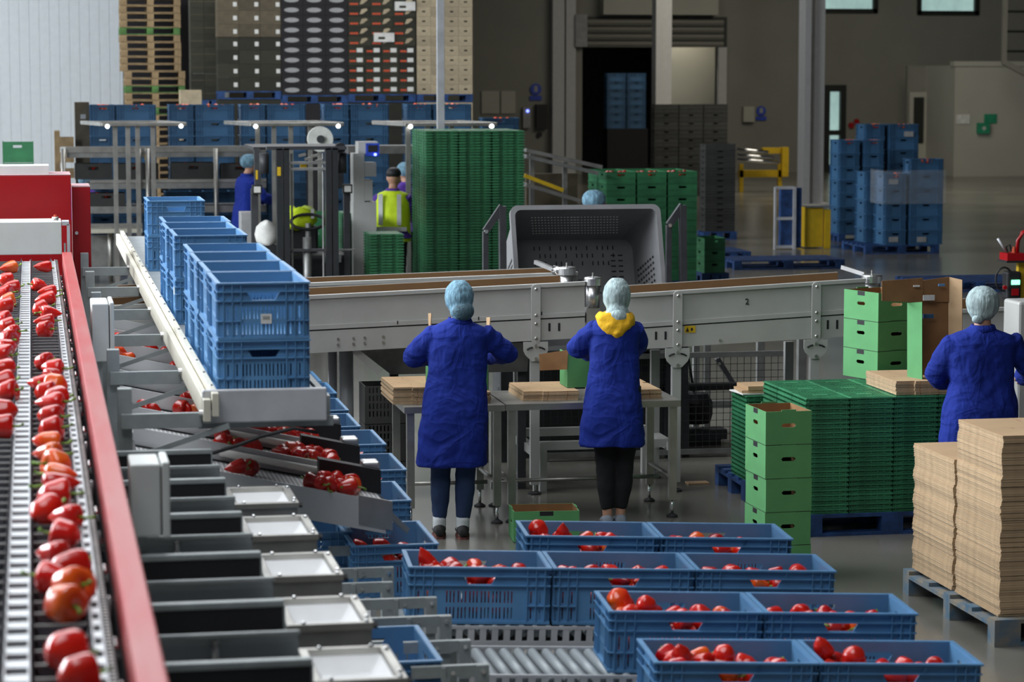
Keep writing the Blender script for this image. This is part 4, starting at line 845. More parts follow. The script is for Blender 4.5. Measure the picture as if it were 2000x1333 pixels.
# ============================================================ flat cartons
def sheet_mesh(L, Wd, th=.0125):
    b = MB(); n = .10; poly = [(-L/2, -Wd/2), (L*.12, -Wd/2), (L*.12, -Wd/2+.03), (L*.2, -Wd/2+.03), (L*.2, -Wd/2), (L/2, -Wd/2), (L/2, Wd/2), (-L/2+.02, Wd/2), (-L/2+.02, Wd*.15), (-L/2, Wd*.15)]
    b.mi = 1; b.prism(poly, 'z', 0, th*.45); b.mi = 0; b.prism([(x*.996, y*.996) for x, y in poly], 'z', th*.5, th*.96); b.mi = 0
    b.mi = 2
    for x, y, w in ((-L*.25, .1*Wd, .05), (L*.1, -.2*Wd, .05), (L*.3, .12*Wd, .06), (-.1*L, .3*Wd, .03)): b.box(x, x+w, y, y+.004, th*.96, th*.965+.0004)
    for x in (-L*.27, L*.05, L*.33): b.box(x, x+.006, -Wd/2-.0008, -Wd/2, .001, th*.9); b.box(x, x+.006, -Wd/2-.0008, -Wd/2, .001, th*.9)
    for y in (-Wd*.3, Wd*.05): b.box(-L/2-.0008, -L/2, y, y+.006, .001, th*.9)
    return b
SHT = .0128
SH = Proto(solo('flat_carton', sheet_mesh(.60, .42, SHT), ['card', 'card_edge', 'card_inside'], 'x', 'carton'))
rs = random.Random(3)
def sheet_stack(x, y, z, n, rz, where, group, sc=(1, 1, 1), jit=.004):
    for k in range(n):
        SH.put((x+rs.uniform(-jit, jit), y+rs.uniform(-jit, jit), z+k*SHT), (0, 0, rz+rs.uniform(-.006, .006)), 'flat brown carton, %s from top %s' % (nth(n-k), where), group, sc)
# on the tables
sheet_stack(t1l+.13, ty+.42, TZ+.001, 9, pi/2, 'of the left pile on the left table', 'flat cartons on the tables', (1.05, .86, 1), .006)
sheet_stack(tl.x-.28, ty+.36, TZ+.001, 6, -pi/2, 'of the pile right of the packer with dark bun', 'flat cartons on the tables', (.95, .9, 1), .006)
sheet_stack(tl.x+.33, ty+.40, TZ+.001, 5, pi/2, 'of the pile left of the yellow-hooded packer', 'flat cartons on the tables', (.9, .9, 1), .006)
sheet_stack(tf.x-.31, ty+.40, TZ+.001, 5, pi/2, 'of the pile at the right end of the table', 'flat cartons on the tables', (1, .95, 1), .006)
# ============================================================ pallets
def pallet(x0, y0, L, Wd, m, label, z=0, rz=0, group=None):
    t = thing('pallet', label, 'pallet', (x0, y0, z), rz, group); h = .144
    def bld(n, b): return b.build(n, m, t, world=False)
    for k in range(5): bld('deck_board', MB().box(0, L, k*(Wd-.1)/4, k*(Wd-.1)/4+.1, h-.022, h))
    for k in range(3):
        x = k*(L-.145)/2
        bld('stringer', MB().box(x, x+.145, 0, Wd, h-.044, h-.022)); 
        for j in range(3): bld('block', MB().box(x, x+.145, j*(Wd-.1)/2, j*(Wd-.1)/2+.1, .022, h-.044))
    for j in range(3): bld('bottom_board', MB().box(0, L, j*(Wd-.1)/2, j*(Wd-.1)/2+.1, 0, .022))
    return t
pallet(4.90, 12.47, .98, 1.44, 'pallet_worn', 'worn blue wooden pallet under the tall brown carton stacks at right')
def big_stack(x, y, n, where, seed):
    for k in range(n):
        bow = .004*sin(k*.55)
        SH.put((x+bow+rs.uniform(-.003, .003), y+rs.uniform(-.004, .004), .147+k*SHT), (0, 0, pi/2+rs.uniform(-.004, .004)), 'flat brown carton, %s from the top of the %s pallet stack' % (nth(n-k), where), 'flat cartons on the pallet', (1.13, 1.95, 1))
big_stack(5.36, 12.86, 75, 'near', 1); big_stack(5.36, 13.56, 57, 'far', 2)
# ============================================================ folded green crates
FL, FD, FHt = .297, .395, .0315
def folded_mesh(top=False):
    b = MB(); h = FHt; L, D = FL, FD
    b.box(-L/2+.014, L/2-.014, -D/2+.014, D/2-.014, .001, h-.010)
    for z0, z1, d in ((.0, .006, .002), (.022, .030, .0)):
        b.box(-L/2+d, L/2-d, -D/2+d, -D/2+.010, z0, z1); b.box(-L/2+d, L/2-d, D/2-.010, D/2-d, z0, z1); b.box(-L/2+d, -L/2+.010, -D/2+.01, D/2-.01, z0, z1); b.box(L/2-.010, L/2-d, -D/2+.01, D/2-.01, z0, z1)
    for s in (-1, 1):
        for k in range(7):
            x = -L/2+.02+k*(L-.04)/6; b.box(x-.002, x+.002, s*(D/2-.008)-.006, s*(D/2-.008)+.006, .006, .022)
        for k in range(9):
            y = -D/2+.02+k*(D-.04)/8; b.box(s*(L/2-.008)-.006, s*(L/2-.008)+.006, y-.002, y+.002, .006, .022)
        b.box(-L/2+.05, L/2-.05, s*(D/2-.002)-.004, s*(D/2-.002)+.004, .010, .014)
        b.box(-.03, .03, s*(D/2-.03)-.004, s*(D/2-.03)+.004, h-.004, h+.002)
    if top:
        for k in range(14): x = -L/2+.015+k*(L-.03)/13; b.box(x-.0030, x+.0030, -D/2+.010, D/2-.010, h-.010, h)
        for k in range(9): y = -D/2+.02+k*(D-.04)/8; b.box(-L/2+.010, L/2-.010, y-.005, y+.005, h-.010, h+.0012)
        b.box(-.05, .05, -.025, .025, h, h+.003)
    return b
FG = Proto(solo('folded_crate', folded_mesh(), 'green_plastic', 'x', 'crate')); FGT = Proto(solo('folded_crate', folded_mesh(True), 'green_plastic', 'x', 'crate'))
GX, GY = 4.87, 15.74
pallet(GX-.03, GY-.02, 1.24, 1.04, 'pallet_blue', 'blue pallet under the block of folded green crates')
cn = ['left', 'second', 'third', 'right']; rn = ['front', 'middle', 'back']
NL = 24
for c in range(4):
    for r in range(3):
        off = 0
        for k in range(NL):
            if not (k >= NL-2 or r == 0 or c == 0): continue
            x = GX+FL/2+c*.3+(off if c < 4 else 0); y = GY+FD*.41+r*.33
            pr = FGT if k == NL-1 else FG
            pr.put((x+rs.uniform(-.002, .002), y+rs.uniform(-.002, .002), .1455+k*FHt+.0), (0, 0, 0), 'folded green crate, %s from the top, %s column of the %s row' % (nth(NL-k), cn[c], rn[r]), 'folded green crates of the large block', scale=(1, .82, 1))
X2, Y2 = 4.86, 17.12
pallet(X2, Y2, .9, .8, 'pallet_blue', 'dark blue pallet under the lower green stack with brown envelopes')
for c in range(2):
    for k in range(19):
        (FGT if k == 18 else FG).put((X2+.16+c*.3, Y2+.22, .1455+k*FHt), (0, 0, 0), 'folded green crate, %s from top, %s column below the brown envelopes' % (nth(19-k), cn[c] if c == 0 else 'right'), 'folded green crates below the envelopes')
z = .1455+19*FHt+.003
for k, (m, dx, rz, nm) in enumerate((('paper', -.02, .1, 'white paper under the brown envelopes'), ('card', .0, -.05, 'lower brown envelope on the small green stack'), ('card', .03, .04, 'upper brown envelope on the small green stack'))):
    solo('paper_sheet' if k == 0 else 'brown_envelope', MB().box(-.17, .17, -.13, .13, 0, .008+.01*k), m, nm, 'paper' if k == 0 else 'envelope', loc=(X2+.17+dx, Y2+.2, z+.001+[0, .010, .030][k])).rotation_euler = (0, 0, rz)
# ============================================================ green cartons
def carton_mesh(Wx, Dy, Hh, open_top=True):
    b = MB(); t = .005; tri = []
    hh = (-.045, .045, Hh*.52, Hh*.64)
    b.mi = 0
    b.wall('x', -Dy/2, t, -Wx/2, Wx/2, 0, Hh, [hh]); b.wall('x', Dy/2-t, t, -Wx/2, Wx/2, 0, Hh, [hh]); b.wall('y', -Wx/2, t, -Dy/2+t, Dy/2-t, 0, Hh, [hh]); b.wall('y', Wx/2-t, t, -Dy/2+t, Dy/2-t, 0, Hh, [hh])
    for cx in (-.045, .045): pass
    b.mi = 1
    e = .0006
    b.box(-Wx/2+t, Wx/2-t, -Dy/2+t, Dy/2-t, 0, .004)
    b.wall('x', -Dy/2+t, e, -Wx/2+t, Wx/2-t, .004, Hh, [hh]); b.wall('x', Dy/2-t-e, e, -Wx/2+t, Wx/2-t, .004, Hh, [hh]); b.wall('y', -Wx/2+t, e, -Dy/2+t, Dy/2-t, .004, Hh, [hh]); b.wall('y', Wx/2-t-e, e, -Dy/2+t, Dy/2-t, .004, Hh, [hh])
    b.mi = 0
    for s in (-1, 1): b.box(-.045, .045, s*(Dy/2-t/2)-t/2, s*(Dy/2-t/2)+t/2, Hh, Hh+.010)
    b.mi = 2; b.box(-Wx/2-.0004, -Wx/2+.001, -.04, .04, Hh-.03, Hh-.0005); b.box(-Wx/2-.0005, Wx/2+.0005, -Dy/2-.0005, Dy/2+.0005, .0002, .0030); b.mi = 0
    for q in (-1, 1):
        for z_, dz in ((hh[2], .011), (hh[3], -.011)):
            b.prism([(q*.045, z_), (q*.045, z_+dz), (q*.034, z_)], 'y', -Dy/2, -Dy/2+t); b.prism([(q*.045, z_), (q*.045, z_+dz), (q*.034, z_)], 'x', -Wx/2, -Wx/2+t)
    return b
GC = Proto(solo('green_carton', carton_mesh(.285, .385, .2), ['green_card', 'card_inside', 'black'], 'x', 'carton'))
p = P(1500, 1093+0, 0); gx, gy = Q(1538, 900, 14.42).x, 14.42+.19
for k in range(5): GC.put((gx+rs.uniform(-.003, .003), gy, .001+k*.2012), (0, 0, radians(2.2)), 'green carton, %s from the bottom of the free-standing stack' % nth(k+1), 'green cartons in the free-standing stack')
p = Q(1702, 700, 16.62)
for k in range(3): GC.put((p.x+.095, 16.75, .1455+NL*FHt+.004+k*.2012), (0, 0, radians(19)), 'green carton, %s from the bottom, standing on the folded green crates' % nth(k+1), 'green cartons on the folded crates', scale=(1.1, 1.0, 1.0))
fl = P(1050, 1010, .0)
GC.put((Q(1062, 1005, 16.0).x, 16.0, .001), (0, 0, radians(86)), 'open green carton on the floor behind the farthest crate row', 'green cartons', (1, 1.1, 1))
p2 = Q(1085, 700, 16.85)
# flat carton pile on the green block
sheet_stack(GX+.80, GY+.34, .1455+NL*FHt+.005, 7, pi/2, 'of the front pile on the green block', 'flat cartons on the green block', (1.05, .85, 1), .004)
sheet_stack(GX+1.17, GY+.36, .1455+NL*FHt+.005, 7, pi/2, 'of the right pile on the green block', 'flat cartons on the green block', (1.05, .85, 1), .004)
TOPZ = .1455+NL*FHt+.005+7*SHT
# tall half-open carton
def quadpanel(b, pts, t=.005, n=None):
    a = [Vector(p) for p in pts]; nn = n or (a[1]-a[0]).cross(a[2]-a[0]).normalized(); b.hexa(a, [p+nn*t for p in a])
yy = 16.02; q = lambda u, v, Y=yy: Q(u, v, Y)
t = thing('open_carton', 'tall half-folded carton, green outside and brown inside, beside the white-haired packer', 'carton', (q(1800, 745).x, yy, TOPZ))
b = MB(); quadpanel(b, [q(1773, 592), q(1773, 740), q(1802, 748, 15.86), q(1802, 590, 15.86)]); b.build('green_flap', 'green_card', t)
b = MB(); b.box(q(1802, 600).x, q(1858, 600).x, yy+.02, yy+.026, TOPZ+.004, q(1800, 548).z); b.build('back_panel', 'card_inside', t)
b = MB(); quadpanel(b, [q(1722, 549, 16.0), q(1722, 588, 16.0), q(1802, 592, 16.02), q(1802, 543, 16.02)]); b.build('top_flap', 'card_inside', t)
b = MB(); quadpanel(b, [q(1853, 541, 16.04), q(1853, 700, 16.04), q(1880, 700, 15.95), q(1880, 547, 15.95)]); b.build('side_flap', 'card', t)
b = MB(); quadpanel(b, [q(1802, 548, 16.03), q(1802, 590, 16.03), q(1853, 590, 16.035), q(1853, 541, 16.035)]); b.build('upper_panel', 'card_inside', t)
b = MB(); b.box(q(1802, 748).x, q(1850, 748).x, 15.86, 15.866, TOPZ+.004, TOPZ+.06); b.build('base_flap', 'green_card', t)
for u, v, w, h, m in ((1814, 582, 11, 5, 'label_white'), (1790, 559, 6, 1.5, 'label_white'), (1839, 557, 6, 2, 'crate_blue'), (1813, 618, 10, 4, 'crate_blue_far')):
    a, c = q(u-w, v-h, 15.99), q(u+w, v+h, 15.99); MB().box(a.x, c.x, 15.985, 15.995, c.z, a.z).build('cut_out', m, t)
# carton held by the yellow hooded packer and flaps of the other packer's carton
yy = 16.86; t = thing('half_folded_carton', 'brown and green carton being folded left of the yellow-hooded packer', 'carton', (q(1110, 740, yy).x, yy, TZ+5*SHT+.003))
zb_ = TZ+5*SHT+.004
b = MB(); b.box(q(1108, 700, yy).x, q(1140, 700, yy).x+.12, yy, yy+.006, zb_, q(1110, 688, yy).z); b.box(q(1108, 700, yy).x, q(1108, 700, yy).x+.006, yy+.006, yy+.25, zb_, q(1110, 690, yy).z); b.build('box_side', 'green_card', t)
b = MB(); quadpanel(b, [q(1053, 692, yy+.1), q(1055, 724, yy+.1), q(1108, 722, yy), q(1110, 684, yy)]); b.build('open_flap', 'card_inside', t)
yy = 16.75; t = thing('half_folded_carton', 'carton with pointed brown flaps being folded by the packer with dark bun', 'carton', (q(900, 740, yy).x, yy, TZ+.003))
xL, xR = q(836, 700, yy).x, q(962, 700, yy).x
b = MB().box(xL+.03, xR-.03, yy, yy+.006, TZ+.004, 1.05).box(xL+.03, xR-.03, yy+.3, yy+.306, TZ+.004, 1.05).box(xL+.03, xL+.036, yy+.006, yy+.3, TZ+.004, 1.05).box(xR-.036, xR-.03, yy+.006, yy+.3, TZ+.004, 1.05).box(xL+.03, xR-.03, yy, yy+.306, TZ+.001, TZ+.004); b.build('box_body', 'green_card', t)
for u, w, s in ((842, 4, 1), (957, 4, -1)):
    a = q(u, 612 if s > 0 else 620, yy); z1 = a.z; b = MB(); quadpanel(b, [(a.x, yy, z1), (a.x-.02, yy, 1.05), (a.x+.03, yy+.25, 1.05), (a.x+.01, yy+.2, z1-.02)], .005, Vector((1, 0, 0))); b.build('raised_flap', 'card', t)
# ============================================================ grey bulk bin on its tipper
ang = radians(-14); BY = 19.35
t = thing('bulk_bin', 'large grey perforated plastic bin tipped with its opening facing forward', 'bin', (Q(1152, 480, BY).x, BY, 1.0))
xc = Q(1152, 480, BY).x; hw = (Q(1300, 480, BY).x-Q(1005, 480, BY).x)/2; top = Q(1150, 405, BY).z; bot = .86; dep = .62
def rr_(cx, cz, w, h, r, y, n=6):
    out = []
    for q, (sx, sz_) in enumerate(((1, 1), (-1, 1), (-1, -1), (1, -1))):
        for k in range(n+1):
            a = pi/2*q+pi/2*k/n; out.append(Vector((cx+sx*(w-r)+r*cos(a), y, cz+sz_*(h-r)+r*sin(a))))
    return out
cz = (top+bot)/2; hh = (top-bot)/2; TK = .36
def binring(w, h, r, y): 
    R_ = rr_(xc, cz, w, h, r, y); return [Vector((p.x, p.y+(p.z-cz)*TK, p.z-(p.y-BY)*TK)) for p in R_]
b = MB()
def ringpair(A, B):
    n = len(A); b.add(A+B, [(i, (i+1) % n, n+(i+1) % n, n+i) for i in range(n)])
o0, o1, o2, o3 = binring(hw, hh, .06, BY-.03), binring(hw, hh, .06, BY+.02), binring(hw-.03, hh-.03, .06, BY+.02), binring(hw-.07, hh-.07, .08, BY+dep)
i0, i1 = binring(hw-.035, hh-.035, .05, BY-.03), binring(hw-.085, hh-.085, .09, BY+dep-.02)
ringpair(o0, o1); ringpair(o1, o2); ringpair(i0, o0); b.build('rim', 'bin_grey', t)
b = MB(); ringpair(o2, o3); ringpair(i0, i1); n = len(o3); b.add(o3, [tuple(range(n))]); b.add(i1, [tuple(range(n-1, -1, -1))]); b.build('shell', 'bin_grey', t)
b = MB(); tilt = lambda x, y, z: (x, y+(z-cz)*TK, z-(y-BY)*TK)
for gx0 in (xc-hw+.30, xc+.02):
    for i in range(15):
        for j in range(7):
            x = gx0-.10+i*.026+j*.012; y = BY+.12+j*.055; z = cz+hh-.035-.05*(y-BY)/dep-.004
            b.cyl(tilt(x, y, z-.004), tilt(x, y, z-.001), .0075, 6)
b.build('hole_light_discs', 'white_plastic', t, label='pale discs painted as daylight in the top holes')['kind'] = 'stuff'  # closed pale discs stand in for daylight through open holes
def tbox(b, x0, x1, y0, y1, z0, z1):
    b.hexa([tilt(*v) for v in ((x0, y0, z0), (x1, y0, z0), (x1, y1, z0), (x0, y1, z0))], [tilt(*v) for v in ((x0, y0, z1), (x1, y0, z1), (x1, y1, z1), (x0, y1, z1))])
b = MB(); yb_ = BY+dep-.026
for i in range(2):
    for j in range(9): x = xc+hw-.27+i*.06; z = cz+.33-j*.042; tbox(b, x, x+.035, yb_, yb_+.005, z, z+.009)
for i in range(16):
    for j in range(3):
        if (i*3+j*5) % 7 < 5: x = xc-hw+.30+i*.043; z = cz+.38-j*.06; tbox(b, x, x+.008, yb_, yb_+.005, z, z+.03)
for i in range(9):
    for j in range(3): x = xc-.2+i*.05; z = cz+.14-j*.05; tbox(b, x, x+.03, yb_, yb_+.005, z, z+.007)
b.build('slots', 'black', t)['kind'] = 'stuff'
for s in (-1, 1):
    b = MB()
    for i in range(7):
        for j in range(10): y = BY+.12+i*.06; z = cz+.18-j*.045; x = xc+s*(hw-.041-.052*(y-BY)/dep); xa, xb = sorted((x-s*.004, x)); tbox(b, xa, xb, y-.014, y+.014, z, z+.012)
    b.build('side_slots', 'black', t)['kind'] = 'stuff'
    b = MB()
    for i in range(8):
        for j in range(11): y = BY+.12+i*.055; z = cz+.2-j*.045; x = xc+s*(hw-.030-.038*(y-BY)/dep); xa, xb = sorted((x+s*.006, x)); tbox(b, xa, xb, y-.012, y+.012, z, z+.014)
    b.build('outer_side_slots', 'charcoal', t)['kind'] = 'stuff'
t2 = thing('bin_tipper', 'dark grey A-shaped lifting arms on both sides of the bin', 'machine', (xc, BY, 0))
for (ua, va, ub, vb_, uc) in ((981, 403, 948, 452, 984), (1333, 401, 1306, 440, 1340)):
    yb = BY-.1; a, c = Q(ua, va, yb), Q(ub, vb_, yb); d = Q(uc, 545, yb)
    MB().beam(a, c, .05, .05).build('top_brace', 'charcoal', t2); MB().beam(a, (d.x, yb, .0), .05, .07).build('front_arm', 'charcoal', t2); MB().beam(c, (c.x, yb, .0), .04, .05).build('rear_arm', 'charcoal', t2)
    MB().cyl((c.x, yb-.05, c.z), (c.x, yb-.02, c.z), .015, 10).build('pivot', 'chrome', t2)
MB().box(xc-hw-.05, xc+hw+.05, BY+.05, BY+.65, .0, .80).build('lift_base', 'charcoal', t2)
# ============================================================ people
def ell(cx, cy, z, rx, ry, n=32, fold=0, ph=0, tilt=0):
    out = []
    for k in range(n):
        a = 2*pi*k/n; f = 1+fold*(sin(7*a+ph)*.6+sin(11*a+2*ph)*.4); c_, s_ = cos(a), sin(a)
        sx = abs(c_) ** .85*(1 if c_ > 0 else -1); sy = abs(s_) ** .85*(1 if s_ > 0 else -1)
        out.append(Vector((cx+rx*f*sx, cy+ry*f*sy, z+tilt*rx*sx)))
    return out
TEX = {}
def clouds(nm, size, depth=2):
    if nm not in TEX: x = bpy.data.textures.new(nm, 'CLOUDS'); x.noise_scale = size; x.noise_depth = depth; TEX[nm] = x
    return TEX[nm]
def organic(name, b, m, parent, voxel=.012, smooth=4, disp=(), label=None):
    o = b.build(name, m, parent, smooth=True, world=False, label=label)
    r = o.modifiers.new('remesh', 'REMESH'); r.mode = 'VOXEL'; r.voxel_size = voxel; r.use_smooth_shade = True
    if smooth: s = o.modifiers.new('smooth', 'SMOOTH'); s.iterations = smooth; s.factor = .5
    for nm, size, st in disp: d = o.modifiers.new('folds', 'DISPLACE'); d.texture = clouds(nm, size); d.strength = st; d.texture_coords = 'LOCAL'; d.mid_level = .5
    return o
def limb(b, pts, rs_, n=14):
    pts = [Vector(p) for p in pts]; out = []; m = 4
    P_, R_ = [], []
    for i in range(len(pts)-1):
        for k in range(m):
            t = k/m; P_.append(pts[i].lerp(pts[i+1], t)); R_.append(rs_[i]*(1-t)+rs_[i+1]*t)
    P_.append(pts[-1]); R_.append(rs_[-1]); b.tube(P_, R_, n)
def ball(b, c, rx, ry, rz, n=16, m=9):
    c = Vector(c); b.loft([[Vector((c.x+rx*sin(pi*i/m)*cos(2*pi*k/n), c.y+ry*sin(pi*i/m)*sin(2*pi*k/n), c.z-rz*cos(pi*i/m))) for k in range(n)] for i in range(1, m)])
def hand(b, w, d, s):
    """palm and five fingers from wrist w along direction d (s: side sign)"""
    w = Vector(w); d = Vector(d).normalized(); side = d.cross(Vector((0, 0, 1))).normalized(); up = side.cross(d)
    limb(b, [w-d*.02, w+d*.03, w+d*.085], [.024, .033, .034])
    for k, ln in enumerate((.062, .075, .07, .055)):
        base = w+d*.08+side*((k-1.5)*.019); c = base+d*ln*.55-up*.006; e = c+d*ln*.3-up*.03; limb(b, [base-d*.01, c, e], [.0105, .0095, .008], 8)
    tb = w+d*.03-side*s*.028; limb(b, [tb, tb-side*s*.022+d*.03-up*.01, tb-side*s*.018+d*.058-up*.02], [.013, .011, .009], 8)
def person(loc, rz, sc, label, J_, cm, legm, netm, net, hairm=None, shoes='shoe_black', coat=True, folds=.03, hoodie=False, socks=True, hem=.47, coatw=(.20, .18, .20, .235), coat_cx=(0, 0, 0, 0), name='person', extra=None, skirt_tilt=0):
    t = thing(name, label, 'person', loc, rz); t.scale = (sc,)*3
    f0, f1 = J_['feet']; hc = Vector(J_['hip']); sh = Vector(J_['chest']); hd = Vector(J_['head'])
    b = MB()
    for s, f in ((-1, f0), (1, f1)):
        f = Vector(f); hp = hc+Vector((s*.085, 0, 0)); kn = hp.lerp(f, .5)+Vector((0, .02, 0)); limb(b, [hp, kn, f+Vector((0, -.01, .10)), f+Vector((0, 0, .03))], [.082, .054, .034, .036]); limb(b, [f+Vector((0, -.03, .035)), f+Vector((0, .08, .03)), f+Vector((0, .14, .025))], [.035, .035, .025])
    b.loft([ell(hc.x, hc.y, hc.z-.08, .15, .10), ell(hc.x, hc.y, hc.z+.05, .155, .10), ell((hc.x+sh.x)/2, (hc.y+sh.y)/2, (hc.z+sh.z)/2, .125, .085), ell(sh.x, sh.y, sh.z-.12, .13, .09), ell(sh.x, sh.y, sh.z-.04, .13, .075), ell(sh.x, sh.y, sh.z+.03, .06, .055)])
    nk = sh+Vector((0, .01, .04)); limb(b, [nk, hd+Vector((0, -.01, -.07))], [.055, .05])
    ball(b, hd, .074, .092, .108); fd = Vector((0, 1, 0)); ball(b, hd+Vector((0, .035, -.055)), .055, .055, .06); limb(b, [hd+Vector((0, .085, .01)), hd+Vector((0, .108, -.022))], [.010, .014], 8)
    for s in (-1, 1): ball(b, hd+Vector((s*.077, -.005, -.01)), .010, .018, .030, 8, 6)
    ball(b, hd+Vector((0, .083, -.055)), .022, .012, .007, 10, 6)
    for s, (el, wr) in ((-1, J_['armL']), (1, J_['armR'])):
        el, wr = Vector(el), Vector(wr); s0 = sh+Vector((s*.115, 0, -.05)); limb(b, [s0, el, wr], [.040, .036, .026]); hand(b, wr, (wr-el), s)
    organic('body', b, 'skin', t, .0085, 2)
    for s in (-1, 1): e = MB(); ball(e, hd+Vector((s*.032, .083, .008)), .011, .008, .007, 8, 6); e.build('eye', 'label_white', t, world=False, smooth=True)
    # leggings
    b = MB()
    for s, f in ((-1, f0), (1, f1)):
        f = Vector(f); hp = hc+Vector((s*.085, 0, 0)); kn = hp.lerp(f, .5)+Vector((0, .02, 0)); cf = kn.lerp(f, .4)+Vector((0, -.015, 0)); limb(b, [hp+Vector((0, 0, -.05)), kn, cf, f+Vector((0, -.01, .13))], [.098, .066, .062, .046 if socks else .042])
    b.loft([ell(hc.x, hc.y, hc.z-.12, .17, .115), ell(hc.x, hc.y, hc.z+.08, .168, .112)])
    organic('leggings', b, legm, t, .011, 3, [('fold_small', .06, .012)])
    for s, f in ((-1, f0), (1, f1)):
        f = Vector(f)
        if socks: b = MB(); limb(b, [f+Vector((0, -.01, .14)), f+Vector((0, -.008, .05))], [.043, .042]); b.build('sock', 'sock', t, world=False, smooth=True)
        b = MB(); b.loft([[Vector((f.x+w*cos(a)*(1 if abs(cos(a)) < 2 else 1), f.y+y, max(0.014, h/2+.014+h/2*sin(a)))) for a in [2*pi*k/14 for k in range(14)]] for y, w, h in ((-.065, .018, .04), (-.06, .034, .075), (-.03, .041, .085), (.02, .043, .08), (.07, .046, .06), (.12, .046, .045), (.16, .034, .035), (.175, .014, .02))])
        so = b.build('shoe', shoes, t, world=False, smooth=True)
        b = MB(); b.loft([[Vector((f.x+w*cos(a), f.y+y+0*a, .007+.007*(1 if sin(a) > 0 else -1))) for a in [2*pi*k/14+.01 for k in range(14)]] for y, w in ((-.067, .02), (-.05, .038), (.02, .044), (.10, .047), (.16, .036), (.178, .012))]); b.build('sole', 'sole' if shoes == 'shoe_black' else 'label_white', so, world=False)
    # coat
    if coat:
        b = MB(); zt = sh.z; w0, w1, w2, w3 = coatw; a0, a1, a2, a3 = coat_cx; rings = []
        keys = [(hem, a3, 0, w3, .165), ((hem+.9)/2, (a3+a2)/2, 0, (w3+w2)/2+.003, .150), (.90, a2, hc.y, w2, .140), (1.06, a1, (hc.y+sh.y)/2, w1, .125), (zt-.14, a0+sh.x*.7, sh.y, w0-.012, .125), (zt-.05, sh.x, sh.y, w0, .118), (zt-.005, sh.x, sh.y, w0*.86, .10), (zt+.025, sh.x, sh.y+.005, .115, .085), (zt+.05, sh.x, sh.y+.01, .072, .068)]
        N = 40
        for i in range(N+1):
            tt = i/N*(len(keys)-1); k = min(int(tt), len(keys)-2); u = tt-k; u = u*u*(3-2*u) if k > 4 else u; A, B = keys[k], keys[k+1]; v = [A[j]*(1-u)+B[j]*u for j in range(5)]
            fo = folds*max(0, (1.0-v[0]))*1.3+.006; rings.append(ell(v[1], v[2], v[0], v[3], v[4], 56, fo, v[0]*1.5, skirt_tilt if k < 2 else 0))
        b.loft(rings)
        for s, (el, wr) in ((-1, J_['armL']), (1, J_['armR'])):
            el, wr = Vector(el), Vector(wr); s0 = sh+Vector((s*(w0-.055), 0, -.04)); pts, rds = [], []
            for i in range(15):
                u = i/14; p_ = s0.lerp(el, u*2) if u < .5 else el.lerp(wr, (u-.5)*2); r_ = (.074 if u < .45 else .074-.014*(u-.45)/.55)*(1+.07*sin(i*2.3+s)); pts.append(p_); rds.append(r_)
            b.tube(pts, rds, 18)
        organic('coat', b, cm, t, .0105, 3, [('fold_big', .20, .036), ('fold_mid', .09, .010)])
        if not hoodie:
            b = MB(); b.loft([ell(sh.x, sh.y-.0, zt+.015, .092, .082, 28), ell(sh.x, sh.y+.005, zt+.062, .073, .070, 28), ell(sh.x, sh.y+.005, zt+.062, .063, .060, 28), ell(sh.x, sh.y, zt+.015, .075, .065, 28)]); b.build('collar', cm, t, world=False, smooth=True)
        b = MB(); b.box(sh.x-.13, sh.x+.13, sh.y-.124, sh.y-.122, zt-.085, zt-.083)
    if hoodie:
        b = MB(); zt = sh.z
        b.loft([ell(sh.x-.005, sh.y-.055, zt-.105, .03, .055, 28), ell(sh.x-.005, sh.y-.05, zt-.06, .085, .085, 28, .02), ell(sh.x, sh.y-.03, zt-.01, .125, .105, 28, .03, 2), ell(sh.x, sh.y-.01, zt+.045, .135, .11, 28, .03), ell(sh.x, sh.y, zt+.075, .115, .10, 28), ell(sh.x, sh.y, zt+.07, .09, .08, 28)])
        organic('hood', b, 'hoodie', t, .009, 2, [('fold_big', .12, .03), ('fold_small', .05, .018)], label='yellow hood lying over the collar')
    if net:
        b = MB(); h2 = MB()
        for (dx, dy, dz, rx, ry, rz_) in net: ball(b, hd+Vector((dx, dy, dz)), rx, ry, rz_); ball(h2, hd+Vector((dx, dy, dz)), rx*.93, ry*.93, rz_*.93)
        organic('hair_net', b, netm, t, .010, 4, [('net_wrinkle', .035, .012)])
        if hairm: organic('hair', h2, hairm, t, .010, 4)
    if extra: extra(t, hd, sh)
    return t
f = P(871, 1040, 0); base = Vector((f.x+.03, 16.12, 0))
def bun1(t, hd, sh):
    b = MB(); ball(b, hd+Vector((.020, -.098, -.075)), .072, .056, .058); organic('hair_bun', b, 'net_dark', t, .009, 3, [('net_wrinkle', .035, .01)], label='dark hair bun under the net')
person(base, radians(-7), 1.0, 'person seen from behind in long blue coat, navy leggings and pale blue hair net', dict(feet=((-.105, .02, 0), (.045, -.01, 0)), hip=(0, .02, .86), chest=(.03, .06, 1.365), head=(.03, .10, 1.545), armL=((-.262, .14, 1.16), (-.10, .40, 1.14)), armR=((.342, .14, 1.18), (.17, .42, 1.14))),
       'coat', 'leggings_navy', 'net', [(0, -.01, .010, .095, .112, .118), (.014, -.07, -.075, .080, .07, .070)], 'hair_dark', coatw=(.20, .192, .205, .232), coat_cx=(.0, .012, .0, -.03), hem=.475, extra=bun1)
f = P(1184, 1020, 0); base = Vector((f.x, 16.28, 0))
def bun2(t, hd, sh):
    b = MB(); ball(b, hd+Vector((.0, -.115, -.115)), .066, .05, .056); organic('hair_bun', b, 'net_pale', t, .009, 3, [('net_wrinkle', .035, .01)])
